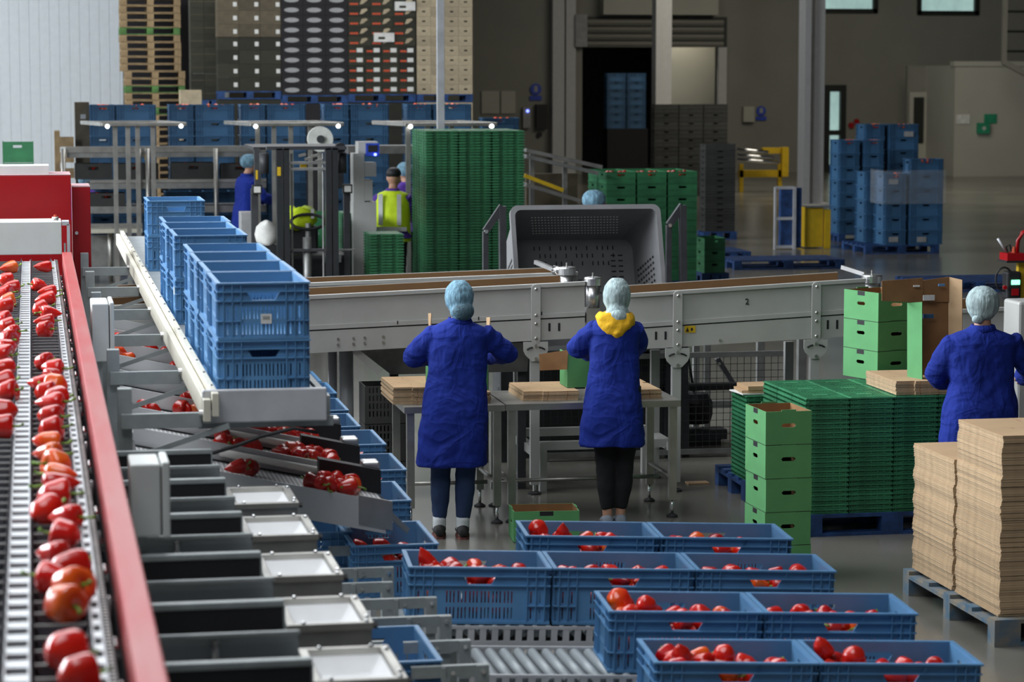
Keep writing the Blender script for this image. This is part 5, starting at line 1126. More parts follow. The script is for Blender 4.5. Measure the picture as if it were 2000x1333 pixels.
person(base, radians(-9), .985, 'person seen from behind in blue coat with yellow hood, black leggings and pale hair net', dict(feet=((-.045, .0, 0), (.045, .03, 0)), hip=(.01, .02, .88), chest=(.01, .07, 1.375), head=(.02, .11, 1.535), armL=((-.235, .17, 1.20), (-.12, .44, 1.14)), armR=((.175, .20, 1.23), (.14, .45, 1.14))),
       'coat', 'leggings_black', 'net_pale', [(0, -.005, .02, .095, .112, .128), (0, -.06, -.105, .083, .080, .088)], 'hair_blond', shoes='shoe_grey', coatw=(.172, .172, .18, .225), coat_cx=(0, 0, -.01, -.02), hem=.565, hoodie=True, socks=False, extra=bun2)
base = Vector((Q(1905, 860, 15.1).x-.0, 15.1, 0))
def bun3(t, hd, sh):
    b = MB(); ball(b, hd+Vector((-.052, -.075, -.095)), .040, .035, .030); organic('hair_bun', b, 'net_pale', t, .009, 3, [('net_wrinkle', .035, .01)])
person(base, radians(-4), 1.0, 'person with white hair and blue net, in blue coat, behind the pallet at right', dict(feet=((-.09, 0, 0), (.10, .02, 0)), hip=(.03, .0, .88), chest=(.05, .05, 1.36), head=(.06, .10, 1.555), armL=((-.225, .13, 1.10), (-.10, .38, 1.03)), armR=((.38, .12, 1.13), (.42, .34, 1.06))),
       'coat', 'leggings_black', 'net_pale', [(0, -.005, .0, .106, .12, .112), (-.01, -.03, -.05, .085, .085, .065)], 'hair_blond', coatw=(.225, .20, .235, .26), coat_cx=(.0, .04, .03, .02), hem=.50, socks=False, extra=bun3)
# ============================================================ background
def pxs(Y): return 4960/Y
def pallet_solo(x, y, L, Wd, m, label, z=0, rz=0, group=None):
    b = MB(); h = .144
    for k in range(6): b.box(0, L, k*(Wd-.1)/5, k*(Wd-.1)/5+.1, h-.022, h)
    for k in range(3):
        xx = k*(L-.12)/2; b.box(xx, xx+.12, 0, Wd, h-.044, h-.022)
        for j in range(3): b.box(xx, xx+.12, j*(Wd-.1)/2, j*(Wd-.1)/2+.1, .022, h-.044)
    for j in range(3): b.box(0, L, j*(Wd-.1)/2, j*(Wd-.1)/2+.1, 0, .022)
    return solo('pallet', b, m, label, 'pallet', group, loc=(x, y, z))
def blue_col(u0, Y, vtop, wide, where, zbase=.146, top_peps=True, group='blue crates stacked at the back'):
    """a column of blue crates; left edge at pixel u0; wide: long side faces the camera"""
    x = Q(u0, 300, Y).x; w = CL if wide else CW; d = CW if wide else CL; zt = Q(u0, vtop, Y).z; n = max(1, round((zt-zbase)/.2362))
    for k in range(n):
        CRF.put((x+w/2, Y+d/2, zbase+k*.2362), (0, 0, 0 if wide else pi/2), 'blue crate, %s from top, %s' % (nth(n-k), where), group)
    z = zbase+n*.2362-.06
    if top_peps:
        for k, dx in enumerate((-.08, .01, .1)):
            pepper((x+w/2+dx*(1 if wide else .7), Y+.06, z+.03), '%s from left atop %s' % (nth(k+1), where.replace(' from the left at the back', ' at the back')), 'peppers in far crates', 'pepper_orange', 1.0)
    return x, w
for i, (u0, Y, v, nm) in enumerate(((177, 38.7, 200, 'first'), (331, 38.7, 201, 'second'), (471, 38.7, 199, 'third'), (634, 38.7, 197, 'fourth'), (796, 38.7, 199, 'fifth'))):
    x, w = blue_col(u0, Y, v, False, 'left column, %s pallet from the left at the back' % nm)
    blue_col(u0+.385*pxs(Y)+2, Y, v, True, 'right column, %s pallet from the left at the back' % nm)
    pallet_solo(x-.02, Y-.01, 1.02, .64, 'pallet_blue', 'blue pallet under the %s blue crate load from the left at the back' % nm)
x, w = blue_col(943, 39.9, 224, True, 'the short stack right of the steel post'); pallet_solo(x-.02, 39.89, .64, .42, 'pallet_blue', 'blue pallet under the short blue stack right of the steel post')
# blue loads at the right
for u0, Y, v, wd, nm in ((1730, 40.4, 332, False, 'front left column of the right blue load'), (1778, 40.4, 303, True, 'front right column of the right blue load'), (1692, 41.05, 333, False, 'side column of the right blue load'),
                         (1640, 43.4, 266, False, 'left column of the tall blue load behind'), (1687, 43.4, 266, False, 'middle column of the tall blue load behind'), (1690, 45.2, 238, False, 'rear left column of the tallest blue load'), (1735, 45.2, 238, True, 'rear right column of the tallest blue load')):
    blue_col(u0, Y, v, wd, nm, top_peps=(u0 not in (1692,)), group='blue crates of the right hand loads')
x = Q(1690, 490, 40.4).x; pallet_solo(x, 40.39, 1.28, 1.26, 'pallet_blue', 'blue pallet under the front blue load at right')
x = Q(1638, 470, 43.4).x; pallet_solo(x, 43.39, 1.2, .62, 'pallet_blue', 'blue pallet under the middle blue load at right'); x = Q(1686, 470, 45.2).x; pallet_solo(x, 45.19, 1.2, .62, 'pallet_blue', 'blue pallet under the tallest blue load at right')
a = Q(1725, 333, 40.37); c = Q(1846, 398, 40.37); b = MB(); b.box(a.x, c.x, 40.36, 40.365, c.z, a.z); b.box(a.x-.005, a.x, 40.36, 41.0, c.z, a.z); solo('stretch_film', b, 'film', 'clear stretch film around the top of the right blue load', 'film')
for i, (u, v) in enumerate(((1745, 355), (1800, 468), (1745, 468), (1775, 262))):
    Yq = 45.19 if i == 3 else 40.397; a = Q(u-9, v-5, Yq); c = Q(u+9, v+5, Yq); solo('paper_label', MB().box(a.x, c.x, Yq-.003, Yq, c.z, a.z), 'label_grey', ['crumpled white label high on the right blue load', 'white label low on the right column of the blue load', 'white label low on the left column of the blue load', 'white label on the top crate of the tallest blue load'][i], 'label')
# crates inside the dock opening
for c_ in range(2):
    x = Q(1185, 200, 75.2).x+c_*.62
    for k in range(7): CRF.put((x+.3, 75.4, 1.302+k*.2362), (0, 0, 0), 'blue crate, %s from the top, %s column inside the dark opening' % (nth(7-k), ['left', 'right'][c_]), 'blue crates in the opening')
solo('black_cart', MB().box(Q(1185, 200, 75.2).x, Q(1185, 200, 75.2).x+1.25, 75.1, 75.7, 0, 1.3), 'black_box', 'black cart under the blue crates in the dark opening', 'cart')
area('dock_lamp_left', (Q(1230, 200, 74.4).x, 74.6, 4.8), (Q(1225, 200, 76).x, 75.8, 2.4), .8, .3, 10, (.8, .95, 1))
# loose blue pallets on the floor
for (u, v, L, Wd, nm, rz) in ((1402, 510, .55, 1.1, 'blue pallet lying beside the black crate stack', 0), (1434, 528, 1.75, .95, 'wide blue pallet lying on the floor behind conveyor number 2', 0), (1800, 572, 1.7, 1.1, 'blue pallet lying on the floor behind the tall open carton', 0)):
    p = P(u, v, 0); pallet_solo(p.x, p.y, L, Wd, 'pallet_blue', nm)
# tall pallet stack
Y = 49.0; x = Q(238, 100, Y).x; n = 33
for k in range(n):
    up = k*.1365 > 2.9; 
    pallet_solo(x+(-.02 if up else .06)+rs.uniform(-.01, .01), Y, 1.12, .9, 'wood_green' if k in (16, 19, 27) else 'wood', 'wooden pallet, %s from the bottom of the tall pallet tower' % nth(k+1), k*.1365+.001, 0, 'wooden pallets in the tower')
a, c = Q(236, 0, 50.6), Q(374, 0, 50.6); t = thing('wrapped_load', 'black wrapped load standing behind the tall wooden pallet tower', 'load', (a.x, 50.6, 0)); MB().box(a.x+.05, c.x, 50.6, 51.6, 0, 4.9).build('cartons', 'black_box', t); MB().box(a.x+.04, c.x+.01, 50.59, 51.61, 1.0, 1.02).build('strap', 'charcoal', t)
# cartons in tall loads; upper tier stands on a lower wrapped tier
def box_load(u0, cols, wpx, vbot, rows, hpx, Y, m, nm, lab, group, dep=.5, skip=()):
    s = pxs(Y); x = Q(u0, 100, Y).x; zb = Q(u0, vbot, Y).z; w = wpx/s; h = hpx/s; proto = None
    L = cols*w
    pal = pallet_solo(x, Y-.0, L, dep+.3, 'pallet_blue', 'blue pallet under the upper load of %s' % nm, zb-.146)
    b = MB(); nr = 5; hh = (zb-.15-.146)/nr
    for k in range(nr): b.box(x, x+L, Y+.01, Y+dep+.28, .146+k*hh+.002, .146+(k+1)*hh-.002)
    solo('wrapped_load', b, m, 'wrapped lower load standing below the %s' % nm, 'load'); pallet_solo(x, Y, L, dep+.3, 'pallet_blue', 'floor pallet below the load of %s' % nm)
    for r in range(rows):
        for c in range(cols):
            if proto is None:
                o = MB().box(-w/2+.002, w/2-.002, 0, dep, 0, h-.003).build('carton', m); lab(o, w, h); proto = Proto(tag(o, 'x', 'carton'))
            proto.put((x+w*(c+.5), Y, zb+r*h+.001), (0, 0, 0), '%s, %s row from top, %s from left' % (nm, nth(rows-r), nth(c+1)), group)
def lab_oval(o, w, h):
    b = MB(); b.prism([(w*.33*cos(a), h*.5+h*.24*sin(a)) for a in [2*pi*k/18 for k in range(18)]], 'y', -.004, -.0005); b.build('oval_label', 'label_grey', o, world=False)
def lab_red(o, w, h):
    MB().box(-w*.42, -w*.05, -.004, -.0005, h*.3, h*.5).build('red_print', 'red_print', o, world=False); MB().box(0, w*.36, -.004, -.0005, h*.28, h*.72).build('white_label', 'label_white', o, world=False)
def lab_pic(o, w, h):
    MB().box(-w*.42, -w*.05, -.004, -.0005, h*.2, h*.4).build('red_print', 'red_print', o, world=False); MB().prism([(w*.02, h*.25), (w*.16, h*.3), (w*.38, h*.7), (w*.3, h*.85), (w*.1, h*.75)], 'y', -.004, -.0005).build('picture_print', 'tan_box', o, world=False)
def lab_tan(o, w, h): MB().box(-w*.12, w*.12, -.004, -.0005, h*.42, h*.58).build('handle_hole', 'dark_box', o, world=False)
def lab_dots(o, w, h): MB().box(w*.24, w*.42, -.004, -.0005, h*.3, h*.62).build('white_label', 'label_white', o, world=False)
def lab_none(o, w, h): MB().box(-w*.49, w*.49, -.003, -.0005, h*.46, h*.5).build('tape', 'brown_box', o, world=False)
box_load(372, 2, 26, 195, 8, 25, 46.5, 'dark_box', 'narrow dark carton under film', lab_none, 'dark film-wrapped cartons')
box_load(425, 3, 41, 178, 4, 26, 46, 'dark_box', 'dark green carton with small white label', lab_dots, 'dark green cartons')
box_load(548, 3, 43.5, 186, 10, 19.2, 46, 'black_box', 'black carton with oval grey label', lab_oval, 'black cartons with oval labels')
box_load(680, 4, 33, 184, 5, 18.8, 46, 'dark_box', 'dark carton with red and white print', lab_red, 'dark cartons with red print')
box_load(814, 4, 27.5, 184, 10, 18.8, 46, 'tan_box', 'tan carton with dark hole', lab_tan, 'tan cartons at the back')
# upper parts of two of those loads
s_ = pxs(46)
def more(u0, cols, wpx, vbot, rows, hpx, m, nm, lab, group):
    x = Q(u0, 100, 46).x; zb = Q(u0, vbot, 46).z; w = wpx/s_; h = hpx/s_; proto = None
    for r in range(rows):
        for c in range(cols):
            if proto is None: o = MB().box(-w/2+.002, w/2-.002, 0, .5, 0, h-.003).build('carton', m); lab(o, w, h); proto = Proto(tag(o, 'x', 'carton'))
            proto.put((x+w*(c+.5), 46, zb+r*h+.001), (0, 0, 0), '%s, %s row from top, %s from left' % (nm, nth(rows-r), nth(c+1)), group)
more(425, 3, 41, 74, 3, 26, 'brown_box', 'brown carton above the dark green ones', lab_dots, 'brown cartons at the back')
more(680, 3, 44, 90, 5, 18.8, 'dark_box', 'dark carton with red strip and pale picture', lab_pic, 'dark cartons with pale picture')
for u, v, nm in ((750, 73, 'lower'), (791, 12, 'upper')):
    a, c = Q(u-20, v-9, 45.98), Q(u+20, v+9, 45.98); t = thing('load_label', '%s large white paper label on the dark cartons' % nm, 'label', (a.x, 45.98, c.z)); MB().box(a.x, c.x, 45.97, 45.98, c.z, a.z).build('sheet', 'label_white', t); MB().box(a.x+.08, a.x+.2, 45.965, 45.97, c.z+.05, c.z+.09).build('print', 'dark_box', t)
# small printed carton and wooden crate at the left
a, c = Q(352, 176, 44), Q(394, 203, 44); b = MB(); 
solo('carton', MB().box(a.x, c.x, 44, 44.4, 0, a.z), 'tan_box', 'tall tan display carton left of the wrapped cartons', 'carton')
a, c = Q(146, 200, 39.2), Q(176, 310, 39.2); t = thing('dark_board', 'dark brown cardboard box standing left of the blue loads', 'box', (a.x, 39.2, 0)); MB().box(a.x, c.x, 39.2, 39.7, 0, a.z).build('body', 'brown_box', t); MB().box(a.x+.08, a.x+.16, 39.19, 39.2, a.z-.25, a.z-.18).build('handle_hole', 'label_grey', t)
a, c = Q(106, 256, 39), Q(145, 330, 39); t = thing('wooden_crate', 'small slatted wooden crate left of the dark box', 'crate', (a.x, 39, 0))
for k in range(9): MB().box(a.x+.08, c.x, 39.0, 39.02, k*.235, k*.235+.15).build('slat', 'wood', t)
MB().box(a.x, a.x+.08, 39, 39.4, 0, a.z).build('post', 'wood', t)
# green crates behind the machine at the far left
x = Q(5, 300, 30).x
for k in range(9): solo('green_crate', MB().wall('x', 30, .01, x, x+.35, k*.245+.001, k*.245+.24, [(x+.12, x+.22, k*.245+.17, k*.245+.2)]).box(x, x+.35, 30.01, 30.4, k*.245+.001, k*.245+.02).box(x, x+.01, 30.01, 30.4, k*.245+.02, k*.245+.24).box(x+.34, x+.35, 30.01, 30.4, k*.245+.02, k*.245+.24), 'green_nest', 'green crate, %s from the bottom behind the red cabinets' % nth(k+1), 'crate', 'green crates at the far left')
# ------------------------------------------------------------ packing line frames
def gantry(u0, u1, v, Y, posts, label):
    a, c = Q(u0, v, Y), Q(u1, v, Y); t = thing('inspection_gantry', label, 'frame', ((a.x+c.x)/2, Y, 0)); z = a.z
    b = MB(); b.box(a.x, c.x, Y, Y+.10, z-.05, z+.0); b.build('front_hood', 'steel', t, bev=.01)
    b = MB(); b.box(a.x-.25, c.x-.25, Y+1.3, Y+1.4, z-.05, z); b.build('rear_hood', 'steel', t, bev=.01)
    for x in (a.x, c.x-.08): MB().beam((x+.03, Y+.05, z-.02), (x-.22, Y+1.35, z-.02), .08, .05).build('side_hood', 'steel', t)
    for x in (a.x+.08, c.x-.08): MB().cyl((x, Y-.01, z-.05), (x, Y+.03, z-.05), .028, 12).build('lamp', 'lamp_glow', t)
    for u in posts: x = Q(u, 300, Y).x; MB().box(x-.03, x+.03, Y+.1, Y+.16, 0, z-.05).build('post', 'steel', t)
gantry(198, 365, 240, 35.4, (226, 251, 270, 300), 'left steel gantry with lamps above the back packing line')
gantry(488, 672, 240, 35.4, (505, 537, 570, 608), 'middle steel gantry with lamps above the forklift')
gantry(790, 972, 240, 33.5, (800, 838, 885, 930), 'right steel gantry with lamps behind the tall green stack')
t = thing('packing_line', 'long multi-level steel packing line across the left background', 'conveyor', (Q(320, 300, 37.1).x, 37.1, 0))
Y = 37.1
def beam_px(u0, u1, v0, v1, Y, name, m, dep=.5, par=t):
    a, c = Q(u0, v0, Y), Q(u1, v1, Y); MB().box(a.x, c.x, Y, Y+dep, c.z, a.z).build(name, m, par)
beam_px(128, 520, 287, 296, Y, 'upper_rail', 'steel', .12); beam_px(130, 520, 297, 306, Y+.02, 'upper_trough', 'steel_dull', .4)
beam_px(176, 520, 352, 356, Y, 'middle_rail', 'steel', .1); beam_px(170, 520, 358, 367, Y, 'middle_shelf', 'steel_dull', .6)
beam_px(176, 520, 404, 414, Y, 'lower_shelf', 'steel_dull', .7); beam_px(170, 278, 438, 444, Y-.3, 'front_rail', 'steel', .1); beam_px(170, 278, 448, 455, Y-.3, 'front_shelf', 'cream', .3)
beam_px(680, 812, 285, 300, Y, 'right_trough', 'steel_dull', .4); beam_px(150, 520, 461, 530, Y+.1, 'back_panel', 'steel_dull', .1)
for u in (125, 272, 289, 422, 214): x = Q(u, 400, Y).x; zt = Q(u, 290 if u != 214 else 440, Y).z; MB().cyl((x, Y-.05, 0), (x, Y-.05, zt), .035, 10).build('post', 'steel', t, smooth=True)
for i, (u0, u1, v0, v1) in enumerate(((146, 219, 318, 348), (223, 310, 320, 350), (335, 420, 318, 350), (432, 505, 320, 350), (170, 245, 378, 402), (585, 625, 352, 372))):
    Yq = 37.2; a, c = Q(u0, v0, Yq), Q(u1, v1, Yq); z0 = Q(u0, 352 if i < 4 else 404, 37.1).z+.004; h = a.z-c.z; x0, x1 = a.x, c.x
    if i == 5: z0 = c.z
    b = MB().wall('x', Yq, .012, x0, x1, z0, z0+h, [((x0+x1)/2-.07, (x0+x1)/2+.07, z0+h*.6, z0+h*.8)]).box(x0, x1, Yq+.012, Yq+.4, z0, z0+.012).box(x0, x0+.012, Yq+.012, Yq+.4, z0+.012, z0+h).box(x1-.012, x1, Yq+.012, Yq+.4, z0+.012, z0+h).box(x0, x1, Yq+.388, Yq+.4, z0+.012, z0+h)
    if i == 5: continue
    solo('tray_crate', b, 'crate_dark', 'dark crate on the back packing line, %s from the left' % nth([1, 2, 3, 4, 1][i]) + (' on the lower shelf' if i == 4 else ' below the upper rail'), 'crate', 'dark crates on the packing line')
    for q in range(3): pepper(((x0+x1)/2-.1+.1*q, Yq+.1, z0+h-.04), '%s from the left in dark crate %s of the back line' % (nth(q+1), ['one', 'two', 'three', 'four', 'five'][i]), 'peppers on the back packing line', 'pepper_red')
for u, nm in ((283, 'left'),):
    a, c = Q(283, 304, 37.0), Q(292, 313, 37.0); solo('yellow_tag', MB().box(a.x, c.x, 37.04, 37.08, c.z, a.z), 'yellow', 'small yellow tag hanging from the upper packing line rail', 'tag')
# blue crates under the packing line
for i, u in enumerate((335, 385, 435)):
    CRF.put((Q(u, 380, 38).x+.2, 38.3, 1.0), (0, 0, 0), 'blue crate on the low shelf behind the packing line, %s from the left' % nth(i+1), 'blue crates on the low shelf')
t = thing('low_shelf', 'low steel shelf holding blue crates behind the packing line', 'shelf', (Q(400, 400, 38).x, 38.2, 0)); x0, x1 = Q(300, 400, 38).x, Q(500, 400, 38).x
MB().box(x0, x1, 38.05, 38.6, .96, .998).build('board', 'steel_dull', t)
for x in (x0+.02, x1-.06): MB().box(x, x+.04, 38.2, 38.24, 0, .96).build('leg', 'steel_dull', t)
# descending chute right of the green stack
t = thing('descending_conveyor', 'steel conveyor sloping down to the right behind the bin', 'conveyor', (Q(1100, 320, 34).x, 34, 0))
for v0, v1, m, n, u1 in ((293, 326, 'steel', 'upper_rail', 1172), (305, 338, 'steel_dull', 'upper_belt', 1165), (360, 392, 'steel', 'lower_rail', 1130), (343, 372, 'yellow', 'yellow_strip', 1100)):
    a, c = Q(1024, v0, 34), Q(u1, v1, 34); MB().beam(a, c, .3 if m != 'yellow' else .05, .05).build(n, m, t)
for u in (1045, 1110): x = Q(u, 350, 34).x; MB().box(x-.03, x+.03, 34.2, 34.26, 0, 1.9 if u < 1100 else 1.78).build('leg', 'steel_dull', t)
a, c = Q(1028, 318, 34.6), Q(1128, 392, 34.6); MB().box(a.x, c.x, 34.6, 34.7, 0, a.z-.15).build('side_panel', 'brown_box', t)
# labelling machine
t = thing('labelling_machine', 'light grey labelling machine with screen beside the hi-vis worker', 'machine', (Q(718, 340, 31).x, 31, 0)); Y = 31.0
for u0, u1, v0, v1, m, n in ((700, 738, 277, 300, 'paint_grey', 'head_box'), (690, 712, 300, 395, 'paint_grey', 'column'), (712, 735, 318, 345, 'paint_grey', 'arm_box'), (712, 728, 352, 392, 'paint_grey', 'lower_box'), (715, 741, 280, 305, 'sign_blue', 'screen_frame')): beam_px(u0, u1, v0, v1, Y if n != 'screen_frame' else Y-.06, n, m, .3 if n != 'screen_frame' else .05, t)
beam_px(719, 737, 284, 297, Y-.07, 'screen', 'black', .01, t); p = Q(733, 302, Y-.08); MB().cyl((p.x, Y-.09, p.z), (p.x, Y-.07, p.z), .018, 10).build('lamp', 'led_blue', t); MB().box(Q(690, 400, Y).x, Q(735, 400, Y).x, Y, Y+.3, 0, Q(700, 395, Y).z).build('base', 'paint_grey', t)
p = Q(626, 272, 32.2); t = thing('film_reel', 'large pale film reel above the forklift mast', 'reel', (p.x, 32.2, p.z)); b = MB(); b.cyl((p.x, 32.2, p.z), (p.x, 32.3, p.z), .16, 28); b.build('reel_disc', 'label_white', t); MB().cyl((p.x, 32.17, p.z), (p.x, 32.2, p.z), .05, 16).build('hub', 'charcoal', t); MB().box(p.x-.02, p.x+.02, 32.31, 32.36, 0, p.z).build('stand', 'steel', t)
# ------------------------------------------------------------ nested green trays
def nest_mesh():
    b = MB(); L, D, h = .398, .58, .0330
    b.box(-L/2+.03, L/2-.03, -D/2+.03, D/2-.03, .001, h-.003)
    for s in (-1, 1):
        ya, yb = sorted((s*(D/2-.03), s*(D/2-.008)))
        for x0, x1 in ((-L/2+.016, -.115), (-.06, .06), (.115, L/2-.016)): b.box(x0, x1, ya, yb-.010 if s > 0 else yb, .002, h-.001) if s > 0 else b.box(x0, x1, ya+.010, yb, .002, h-.001)
        for x0, x1 in ((-L/2, -.115), (-.055, -.01), (0, .06), (.115, L/2)): b.box(x0, x1, min(s*D/2, s*(D/2-.010)), max(s*D/2, s*(D/2-.010)), .012, .026)
        b.box(-L/2+.02, L/2-.02, min(s*(D/2-.014), s*(D/2-.03)), max(s*(D/2-.014), s*(D/2-.03)), .022, .028)
        xa, xb = sorted((s*(L/2-.03), s*(L/2-.008)))
        for y0, y1 in ((-D/2+.03, -.14), (-.09, .09), (.14, D/2-.03)): b.box(xa, xb, y0, y1, .002, h-.001); b.box(min(s*L/2, s*(L/2-.01)), max(s*L/2, s*(L/2-.01)), y0, y1, .012, .026)
    return b
NT = Proto(solo('nested_tray', nest_mesh(), 'green_nest', 'x', 'tray')); NH = .0335
x0 = Q(832, 400, 30.6).x; nl = 64
for c in range(3):
    for k in range(nl): NT.put((x0+.2+c*.408+rs.uniform(-.003, .003), 30.9, .146+k*NH), (0, 0, 0), 'green nested tray, %s from the top, %s column of the tall block' % (nth(nl-k), ['left', 'middle', 'right'][c]), 'nested green trays of the tall block')
pallet_solo(x0-.01, 30.6, 1.23, 1.2, 'pallet_blue', 'blue pallet under the tall green tray block')
def stuff_trays(x, y, n, c, nm):
    b = MB(); me = NT.o.data
    for q in range(c):
        for k in range(n): b.add([Vector(v.co)+Vector((x+.2+q*.408, y, .146+k*NH)) for v in me.vertices], [tuple(p.vertices) for p in me.polygons])
    solo('nested_trays', b, 'green_nest', nm, 'trays', kind='stuff')
stuff_trays(x0, 31.5, nl, 3, 'hidden rear half of the tall nested green tray block')
x1 = Q(722, 430, 29.2).x
for k in range(34): NT.put((x1+.2, 29.5, .002+k*NH), (0, 0, 0), 'green nested tray, %s from the top of the low stack by the block' % nth(34-k), 'nested green trays of the low stack')
x1 = Q(668, 430, 31.2).x
for k in range(38): NT.put((x1+.2, 31.5, .002+k*NH), (0, 0, 0), 'green nested tray, %s from the top behind the forklift mast' % nth(38-k), 'nested green trays behind the forklift')
x1 = Q(574, 430, 31.0).x
for k in range(6):
    b = MB().wall('x', 30.8, .012, x1, x1+.42, k*.222+.001, k*.222+.215, [(x1+.14, x1+.28, k*.222+.15, k*.222+.18)]).box(x1, x1+.42, 30.812, 31.2, k*.222+.001, k*.222+.015).box(x1, x1+.012, 30.812, 31.2, k*.222+.015, k*.222+.215).box(x1+.408, x1+.42, 30.812, 31.2, k*.222+.015, k*.222+.215)
    solo('green_crate', b, 'green_nest', 'green crate, %s from the bottom, seen through the forklift mast' % nth(k+1), 'crate', 'green crates seen through the mast')
# ------------------------------------------------------------ filled green crates
def gcrate_mesh(L, D, h):
    b = MB(); t = .01; hole = [(-.055, .055, h*.62, h*.80)]
    b.wall('x', -D/2+.006, t, -L/2+.006, L/2-.006, 0, h-.004, hole); b.wall('x', D/2-.006-t, t, -L/2+.006, L/2-.006, 0, h-.004, []); b.wall('y', -L/2+.006, t, -D/2+.016, D/2-.016, 0, h-.004, [(-.055, .055, h*.62, h*.80)]); b.wall('y', L/2-.016, t, -D/2+.016, D/2-.016, 0, h-.004, [])
    b.box(-L/2+.016, L/2-.016, -D/2+.016, D/2-.016, 0, .006)
    for z0, z1 in ((h-.014, h-.002), (h*.45, h*.5), (0, .008)):
        b.box(-L/2, L/2, -D/2, -D/2+.006, z0, z1); b.box(-L/2, L/2, D/2-.006, D/2, z0, z1); b.box(-L/2, -L/2+.006, -D/2+.006, D/2-.006, z0, z1); b.box(L/2-.006, L/2, -D/2+.006, D/2-.006, z0, z1)
    return b
FC = Proto(solo('green_crate', gcrate_mesh(.415, .58, .165), 'green_nest', 'x', 'crate'))
x0 = Q(1184, 400, 34).x
for r in range(2):
    for c in range(3):
        for k in range(9):
            if r == 1 and k < 8 and c > 0: continue
            FC.put((x0+.21+c*.432, 34.3+r*.6, .146+k*.1665 if not (r == 1 and c > 0) else .146+k*.1665), (0, 0, 0), 'filled green crate, %s from the top, %s %s column of the right block' % (nth(9-k), ['front', 'rear'][r], ['left', 'middle', 'right'][c]), 'filled green crates')
for r in range(1):
    b = MB()
    for c in (1, 2): b.box(x0+c*.432+.01, x0+c*.432+.41, 34.62, 35.16, .146, .146+8*.1665-.002)
    solo('hidden_crates', b, 'green_nest', 'hidden rear columns of the filled green crate block', 'crates', kind='stuff')
pallet_solo(x0-.01, 34.0, 1.32, 1.2, 'pallet_blue', 'blue pallet under the filled green crate block')
for c in range(3):
    for q in range(4): pepper((x0+.21+c*.432-.13+q*.085, 34.3+(q % 2)*.1, .146+9*.1665-.035), '%s from the left atop the %s green column' % (nth(q+1), ['left', 'middle', 'right'][c]), 'peppers atop the green crates', 'pepper_dark' if q % 2 else 'pepper_red', .9)
x1 = Q(1374, 500, 35.2).x; pallet_solo(x1-.02, 35.2, .4, .6, 'pallet_blue', 'small dark blue pallet right of the green crate block')
for k in range(3): FC.put((x1+.17, 35.5, .146+k*.1665), (0, 0, 0), 'small green crate, %s from the bottom right of the green block' % nth(k+1), 'small green crates', (.75, 1, 1))
# dark grey crates
GCm = Proto(solo('grey_crate', gcrate_mesh(.60, .40, .2), 'crate_grey', 'x', 'crate')); x0 = Q(1277, 300, 60).x
for c in range(3):
    for k in range(11): GCm.put((x0+.31+c*.61, 60.2, .001+k*.2015), (0, 0, 0), 'dark grey crate, %s from the top, %s column before the opening' % (nth(11-k), ['left', 'middle', 'right'][c]), 'dark grey crates before the opening')
BK = Proto(solo('black_crate', gcrate_mesh(.56, .40, .104), 'crate_dark', 'x', 'crate')); x0 = Q(1376, 400, 44.4).x
for k in range(15): BK.put((x0+.29, 44.6, .146+k*.1045), (0, 0, 0), 'black crate, %s from the top of the single dark stack' % nth(15-k), 'black crates of the single stack')
pallet_solo(x0-.02, 44.38, .62, .44, 'pallet_blue', 'blue pallet under the single black crate stack')
# stand with blue boards and yellow panel
p = P(1512, 488, 0); t = thing('pallet_holder', 'grey steel holder with upright blue pallets by the white pillar', 'holder', (p.x, p.y, 0)); s = pxs(p.y); h = 1.06
for dx, w in ((0, .03), (.33, .05)): MB().box(p.x+dx, p.x+dx+w, p.y, p.y+.05, 0, h).build('post', 'galv', t)
for z in (.02, .5, h-.04): MB().box(p.x+.03, p.x+.33, p.y+.01, p.y+.04, z, z+.05).build('rail', 'galv', t)
for k in range(2): MB().box(p.x+.13+.26*k, p.x+.36+.14*k, p.y+.06+k*.02, p.y+.2, .02, h-.02).build('blue_board', 'pallet_blue', t)
p = P(1575, 486, 0); t = thing('yellow_stand', 'yellow steel panel stand beside the upright blue pallets', 'stand', (p.x, p.y, 0)); MB().box(p.x, p.x+.32, p.y+.1, p.y+.5, .02, .70).build('panel', 'yellow', t); MB().box(p.x+.34, p.x+.44, p.y+.05, p.y+.15, 0, .66).build('post', 'yellow', t); MB().box(p.x, p.x+.42, p.y+.0, p.y+.5, .70, .73).build('rim', 'steel', t)
# yellow roller unit far back
x0 = Q(1445, 320, 62).x; t = thing('yellow_conveyor', 'yellow framed roller conveyor end by the back wall', 'conveyor', (x0, 62, 0)); s = pxs(62)
beam_px(1445, 1538, 333, 346, 62, 'lower_beam', 'yellow', .2, t); beam_px(1528, 1540, 288, 345, 61.9, 'end_post', 'yellow', .2, t); beam_px(1490, 1530, 289, 300, 62, 'upper_beam', 'yellow', .2, t)
for v in (292, 303, 312): a, c = Q(1440, v, 61.7), Q(1500+(v-292)*1, v+6, 61.7); MB().cyl(a, c, .05, 10).build('roller', 'chrome', t, smooth=True)
MB().box(x0, x0+.1, 62, 62.1, 0, .7).build('leg', 'yellow', t); MB().box(x0+1, x0+1.1, 62, 62.1, 0, .7).build('leg', 'yellow', t)
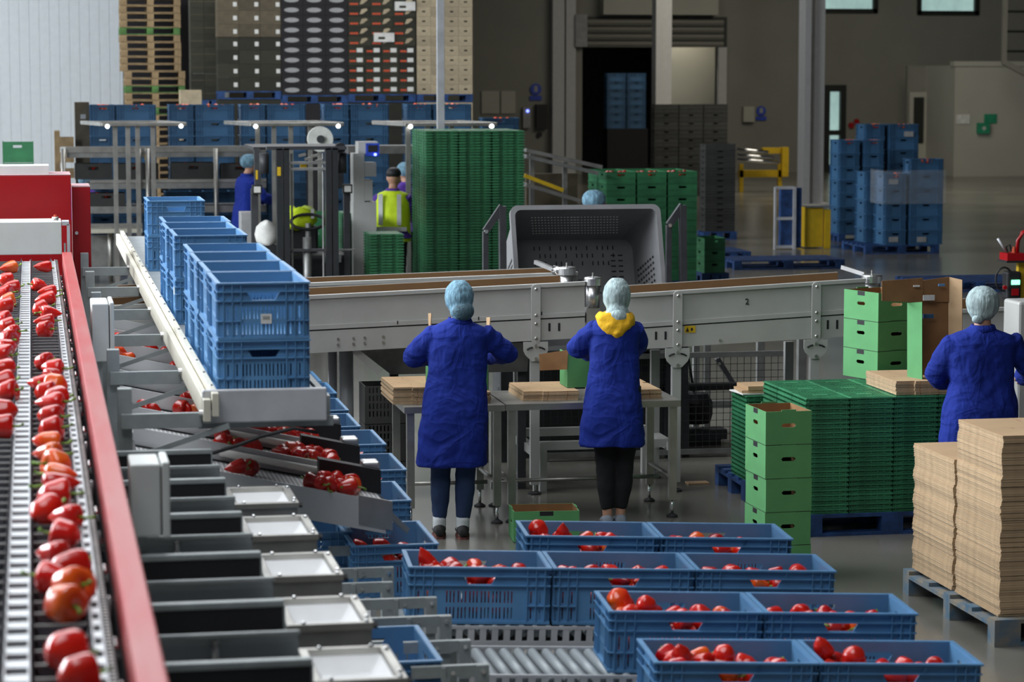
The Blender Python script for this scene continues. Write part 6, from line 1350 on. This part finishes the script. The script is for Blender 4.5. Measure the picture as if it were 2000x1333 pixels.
# ------------------------------------------------------------ forklift (seen from its mast side)
Y = 29.0; X = lambda u: Q(u, 400, Y).x; Z = lambda v: Q(600, v, Y).z
t = thing('forklift', 'dark forklift truck seen through its mast, facing the camera', 'forklift', (X(600), Y, 0))
for u0, u1, nm in ((541, 553, 'mast_channel'), (555, 566, 'inner_mast_channel'), (637, 648, 'inner_mast_channel'), (650, 661, 'mast_channel')): MB().box(X(u0), X(u1), Y, Y+.12, .05, Z(290)).build(nm, 'forklift_black', t)
MB().box(X(522), X(676), Y+.0, Y+.12, Z(293), Z(286)).build('mast_top', 'charcoal', t)
for v in (318, 330, 489): MB().box(X(566), X(637), Y+.02, Y+.08, Z(v+3), Z(v-2)).build('cross_member', 'charcoal' if v > 400 else 'steel_dull', t)
MB().box(X(499), X(700), Y+.3, Y+.33, Z(494), Z(491)).build('bar', 'steel_dull', t)
for u, v in ((585, 305), (597, 312), (610, 306), (618, 316)): MB().beam((X(u), Y+.05, Z(v)), (X(u+14), Y+.05, Z(v-3)), .03, .03).build('lift_chain_anchor', 'steel', t)
for u in (571, 632): MB().cyl((X(u), Y+.05, .3), (X(u), Y+.05, Z(300)), .012, 8).build('lift_chain', 'steel_dull', t)
MB().cyl((X(601), Y+.1, .1), (X(601), Y+.1, Z(465)), .05, 14).build('lift_cylinder', 'steel_dull', t, smooth=True)
for u0, u1 in ((498, 512), (682, 694)): MB().box(X(u0), X(u1), Y+.5, Y+.58, .35, Z(372)).build('guard_post', 'charcoal', t)
for u in (509, 688):
    MB().box(X(u)-.055, X(u)+.055, Y+.42, Y+.5, Z(382), Z(364)).build('headlamp', 'frame_black', t); MB().box(X(u)-.038, X(u)+.038, Y+.41, Y+.42, Z(379), Z(367)).build('lamp_glass', 'label_white', t)
MB().box(X(505), X(690), Y+.6, Y+1.9, Z(296), Z(290)).build('overhead_guard', 'forklift_black', t)
for u in (512, 676): MB().beam((X(u), Y+.54, Z(372)), (X(u), Y+.62, Z(293)), .07, .07).build('guard_upper_post', 'charcoal', t)
for u in (520, 672): MB().cyl((X(u), Y+.2, Z(300)), (X(u), Y+.2, Z(340)), .055, 12).build('tilt_cylinder', 'charcoal', t, smooth=True)
MB().cyl((X(667), Y+.05, Z(290)), (X(667), Y+.15, Z(290)), .06, 16).build('hose_reel', 'black', t)
MB().box(X(508), X(694), Y+.55, Y+2.0, .3, Z(505)).build('chassis', 'black', t, bev=.04); MB().box(X(640), X(676), Y+.5, Y+.56, Z(520), Z(503)).build('step_panel', 'label_grey', t)
for u in (520, 680): MB().cyl((X(u)-.09, Y+.75, .3), (X(u)+.09, Y+.75, .3), .30, 22).build('wheel', 'rubber', t)
MB().box(X(575), X(640), Y+1.0, Y+1.2, Z(505), Z(452)).build('seat_back', 'black', t, bev=.03)
MB().tube([(X(617)+.20*cos(a), Y+.85+.05*sin(a), Z(442)+.085*sin(a)) for a in [2*pi*k/20 for k in range(21)]], .018, 8).build('steering_wheel', 'black', t, smooth=True)
MB().cyl((X(617), Y+.85, Z(505)), (X(617), Y+.85, Z(445)), .035, 10).build('steering_column', 'steel_dull', t)
for u0, v0, u1, v1 in ((542, 326, 549, 343), (500, 332, 504, 350)): MB().box(X(u0), X(u1), Y-.004, Y-.0005, Z(v1), Z(v0)).build('warning_sticker', 'yellow', t)
MB().box(X(614), X(627), Y+1.5, Y+1.56, Z(340), Z(329)).build('amber_lamp', 'yellow', t)
for u in (556, 642): MB().box(X(u-8), X(u+8), Y-1.05, Y-.0, .04, .085).build('fork', 'steel_dull', t)
# hi-vis jacket and white helmet like bag
t = thing('hivis_jacket', 'bright yellow hi-vis jacket draped over the forklift seat', 'jacket', (X(603), Y+1.0, Z(460)))
b = MB(); b.loft([[Vector((X(603)+w*cos(a)+dx, Y+1.08+.16*sin(a), Z(v)+.02*sin(3*a))) for a in [2*pi*k/24 for k in range(24)]] for v, w, dx in ((458, .08, -.12), (452, .20, -.05), (440, .22, 0), (425, .20, .0), (417, .17, .0), (415, .08, 0))])
o = b.build('cloth', 'hivis', t, smooth=True); d = o.modifiers.new('folds', 'DISPLACE'); d.texture = clouds('fold_small', .06); d.strength = .03
b = MB().box(X(624), X(630), Y+.90, Y+.93, Z(436), Z(417)); b.build('reflective_strip', 'silver_tape', t)
t = thing('white_sack', 'white rounded sack beside the left forklift post', 'sack', (X(527), Y+.7, .3)); b = MB(); b.loft([[Vector((X(525)+w*cos(a), Y+.30+.12*sin(a), Z(v))) for a in [2*pi*k/20 for k in range(20)]] for v, w in ((482, .06), (475, .12), (460, .14), (445, .12), (437, .07), (433, .02))]); b.build('sack', 'label_white', t, smooth=True); MB().box(X(525)-.1, X(525)+.1, Y+.18, Y+.42, 0, Z(481)).build('stand', 'black', t)
a, c = Q(470, 415, 30), Q(497, 520, 30); solo('control_cabinet', MB().box(a.x, c.x, 30, 30.3, 0, a.z), 'label_grey', 'pale grey cabinet left of the forklift', 'cabinet', bev=.01)
# ------------------------------------------------------------ people in the background
st = dict(feet=((-.09, 0, 0), (.09, .02, 0)), hip=(0, .0, .88), chest=(0, .03, 1.36), head=(0, .09, 1.545), armL=((-.24, .14, 1.12), (-.14, .38, 1.06)), armR=((.24, .14, 1.12), (.14, .38, 1.06)))
person((Q(478, 400, 36.4).x, 36.4, 0), radians(-65), 1.10, 'person in blue coat and blue hair net working at the back line', st, 'coat', 'leggings_navy', 'net', [(0, -.02, .03, .10, .125, .10)], 'hair_dark', hem=.5)
def vest(t, hd, sh):
    b = MB(); b.loft([ell(0, .02, .80, .215, .15), ell(0, .02, 1.05, .205, .14), ell(sh.x, sh.y, sh.z-.10, .205, .135), ell(sh.x, sh.y, sh.z-.0, .175, .12), ell(sh.x, sh.y, sh.z+.035, .09, .08)]); organic('hivis_vest', b, 'hivis', t, .012, 3, [('fold_small', .06, .012)], label='yellow hi-vis vest')
    for s in (-1, 1): MB().box(s*.11-.025, s*.11+.025, -.135, -.125, 1.0, 1.36).build('reflective_strip', 'silver_tape', t, world=False)
    MB().box(-.2, .2, -.14, -.13, .93, .98).build('reflective_strip', 'silver_tape', t, world=False)
def cap(t, hd, sh):
    vest(t, hd, sh); b = MB(); ball(b, hd+Vector((0, -.0, .05)), .088, .105, .075); ball(b, hd+Vector((0, .12, .045)), .07, .07, .012); b.build('cap', 'black', t, world=False, smooth=True)
person((Q(766, 400, 32).x, 32, 0), radians(-20), 1.08, 'person in yellow hi-vis vest and black cap, seen from behind by the green stack', st, 'purple', 'leggings_black', 'net', None, hem=.85, extra=cap)
person((Q(798, 400, 34.2).x, 34.2, 0), radians(30), 1.07, 'person in purple top and hair net behind the hi-vis worker', st, 'purple', 'leggings_black', 'net', [(0, -.02, .03, .10, .125, .10)], 'hair_dark', hem=.8)
person((Q(1147, 400, 26).x, 26, 0), radians(-80), 1.065, 'person behind the tipped bin, only head and blue hair net visible', st, 'coat', 'leggings_black', 'net', [(0, -.02, .03, .10, .125, .10)], 'hair_dark', hem=.5)
sb = dict(st); sb['chest'] = (0, .12, 1.22); sb['head'] = (0, .25, 1.33)
person((Q(148, 400, 38.1).x, 38.1, 0), radians(-40), 1.04, 'person in purple bending behind the left end of the packing line', sb, 'purple', 'leggings_black', 'net', [(0, -.02, .03, .10, .125, .10)], 'hair_dark', hem=.8)
# ------------------------------------------------------------ trolley at the right edge
Y = 22.5; X = lambda u: Q(u, 500, Y).x; Z = lambda v: Q(1970, v, Y).z
t = thing('service_trolley', 'black and red service trolley with glowing screen at the right edge', 'trolley', (X(1980), Y, 0))
MB().box(X(1960), X(1995), Y-.1, Y+.1, Z(508), Z(494)).build('red_tray', 'red_cabinet', t); MB().box(X(1958), X(1997), Y-.11, Y+.11, Z(512), Z(508)).build('tray_base', 'black', t)
MB().cyl((X(1948), Y, Z(466)), (X(1964), Y, Z(490)), .012, 8).build('handle_bar', 'galv', t, smooth=True)
MB().tube([(X(1985), Y, Z(508)), (X(1988), Y, Z(470)), (X(1996), Y, Z(455)), (X(2008), Y, Z(450))], .02, 8).build('red_hose', 'red_cabinet', t, smooth=True)
MB().box(X(1990), X(2004), Y, Y+.06, 0, Z(505)).build('yellow_mast', 'yellow', t); MB().box(X(1962), X(1990), Y-.08, Y+.06, Z(585), Z(530)).build('control_unit', 'black', t, bev=.02)
MB().box(X(1970), X(1986), Y-.09, Y-.08, Z(555), Z(546)).build('screen', 'led_green', t); MB().box(X(1971), X(1984), Y-.09, Y-.08, Z(576), Z(563)).build('red_button', 'red_cabinet', t)
MB().tube([(X(1960)+.08*cos(a), Y-.02, Z(545)+.11*sin(a)) for a in [2*pi*k/16 for k in range(17)]], .01, 6).build('hose_loop', 'black', t, smooth=True); MB().cyl((X(1957), Y-.1, Z(560)), (X(1957), Y-.08, Z(560)), .02, 10).build('red_knob', 'red_cabinet', t)
MB().tube([(X(1968), Y, Z(494)), (X(1965), Y, Z(482)), (X(1972), Y, Z(478)), (X(1975), Y, Z(492))], .008, 6).build('tool', 'black', t); MB().cyl((X(1979), Y, Z(494)), (X(1980), Y, Z(482)), .025, 8, .008).build('red_cone', 'red_print', t)
MB().box(X(1962), X(2000), Y-.1, Y+.2, .1, .2).build('base', 'black', t)
for x in (X(1966), X(1994)): MB().cyl((x, Y-.03, .06), (x, Y+.03, .06), .06, 12).build('wheel', 'rubber', t)
p = P(1362, 945, 0); solo('card_scrap', MB().box(-.08, .08, -.05, .05, 0, .01), 'card', 'scrap of cardboard on the floor right of the steel table', 'scrap', loc=(p.x, p.y, .001))
# ============================================================ finish: the lower heap of peppers
solo('pepper_heap', HV, ['pepper_red', 'pepper_orange'], 'peppers lying deeper inside the blue crates', 'peppers', smooth=True, kind='stuff')
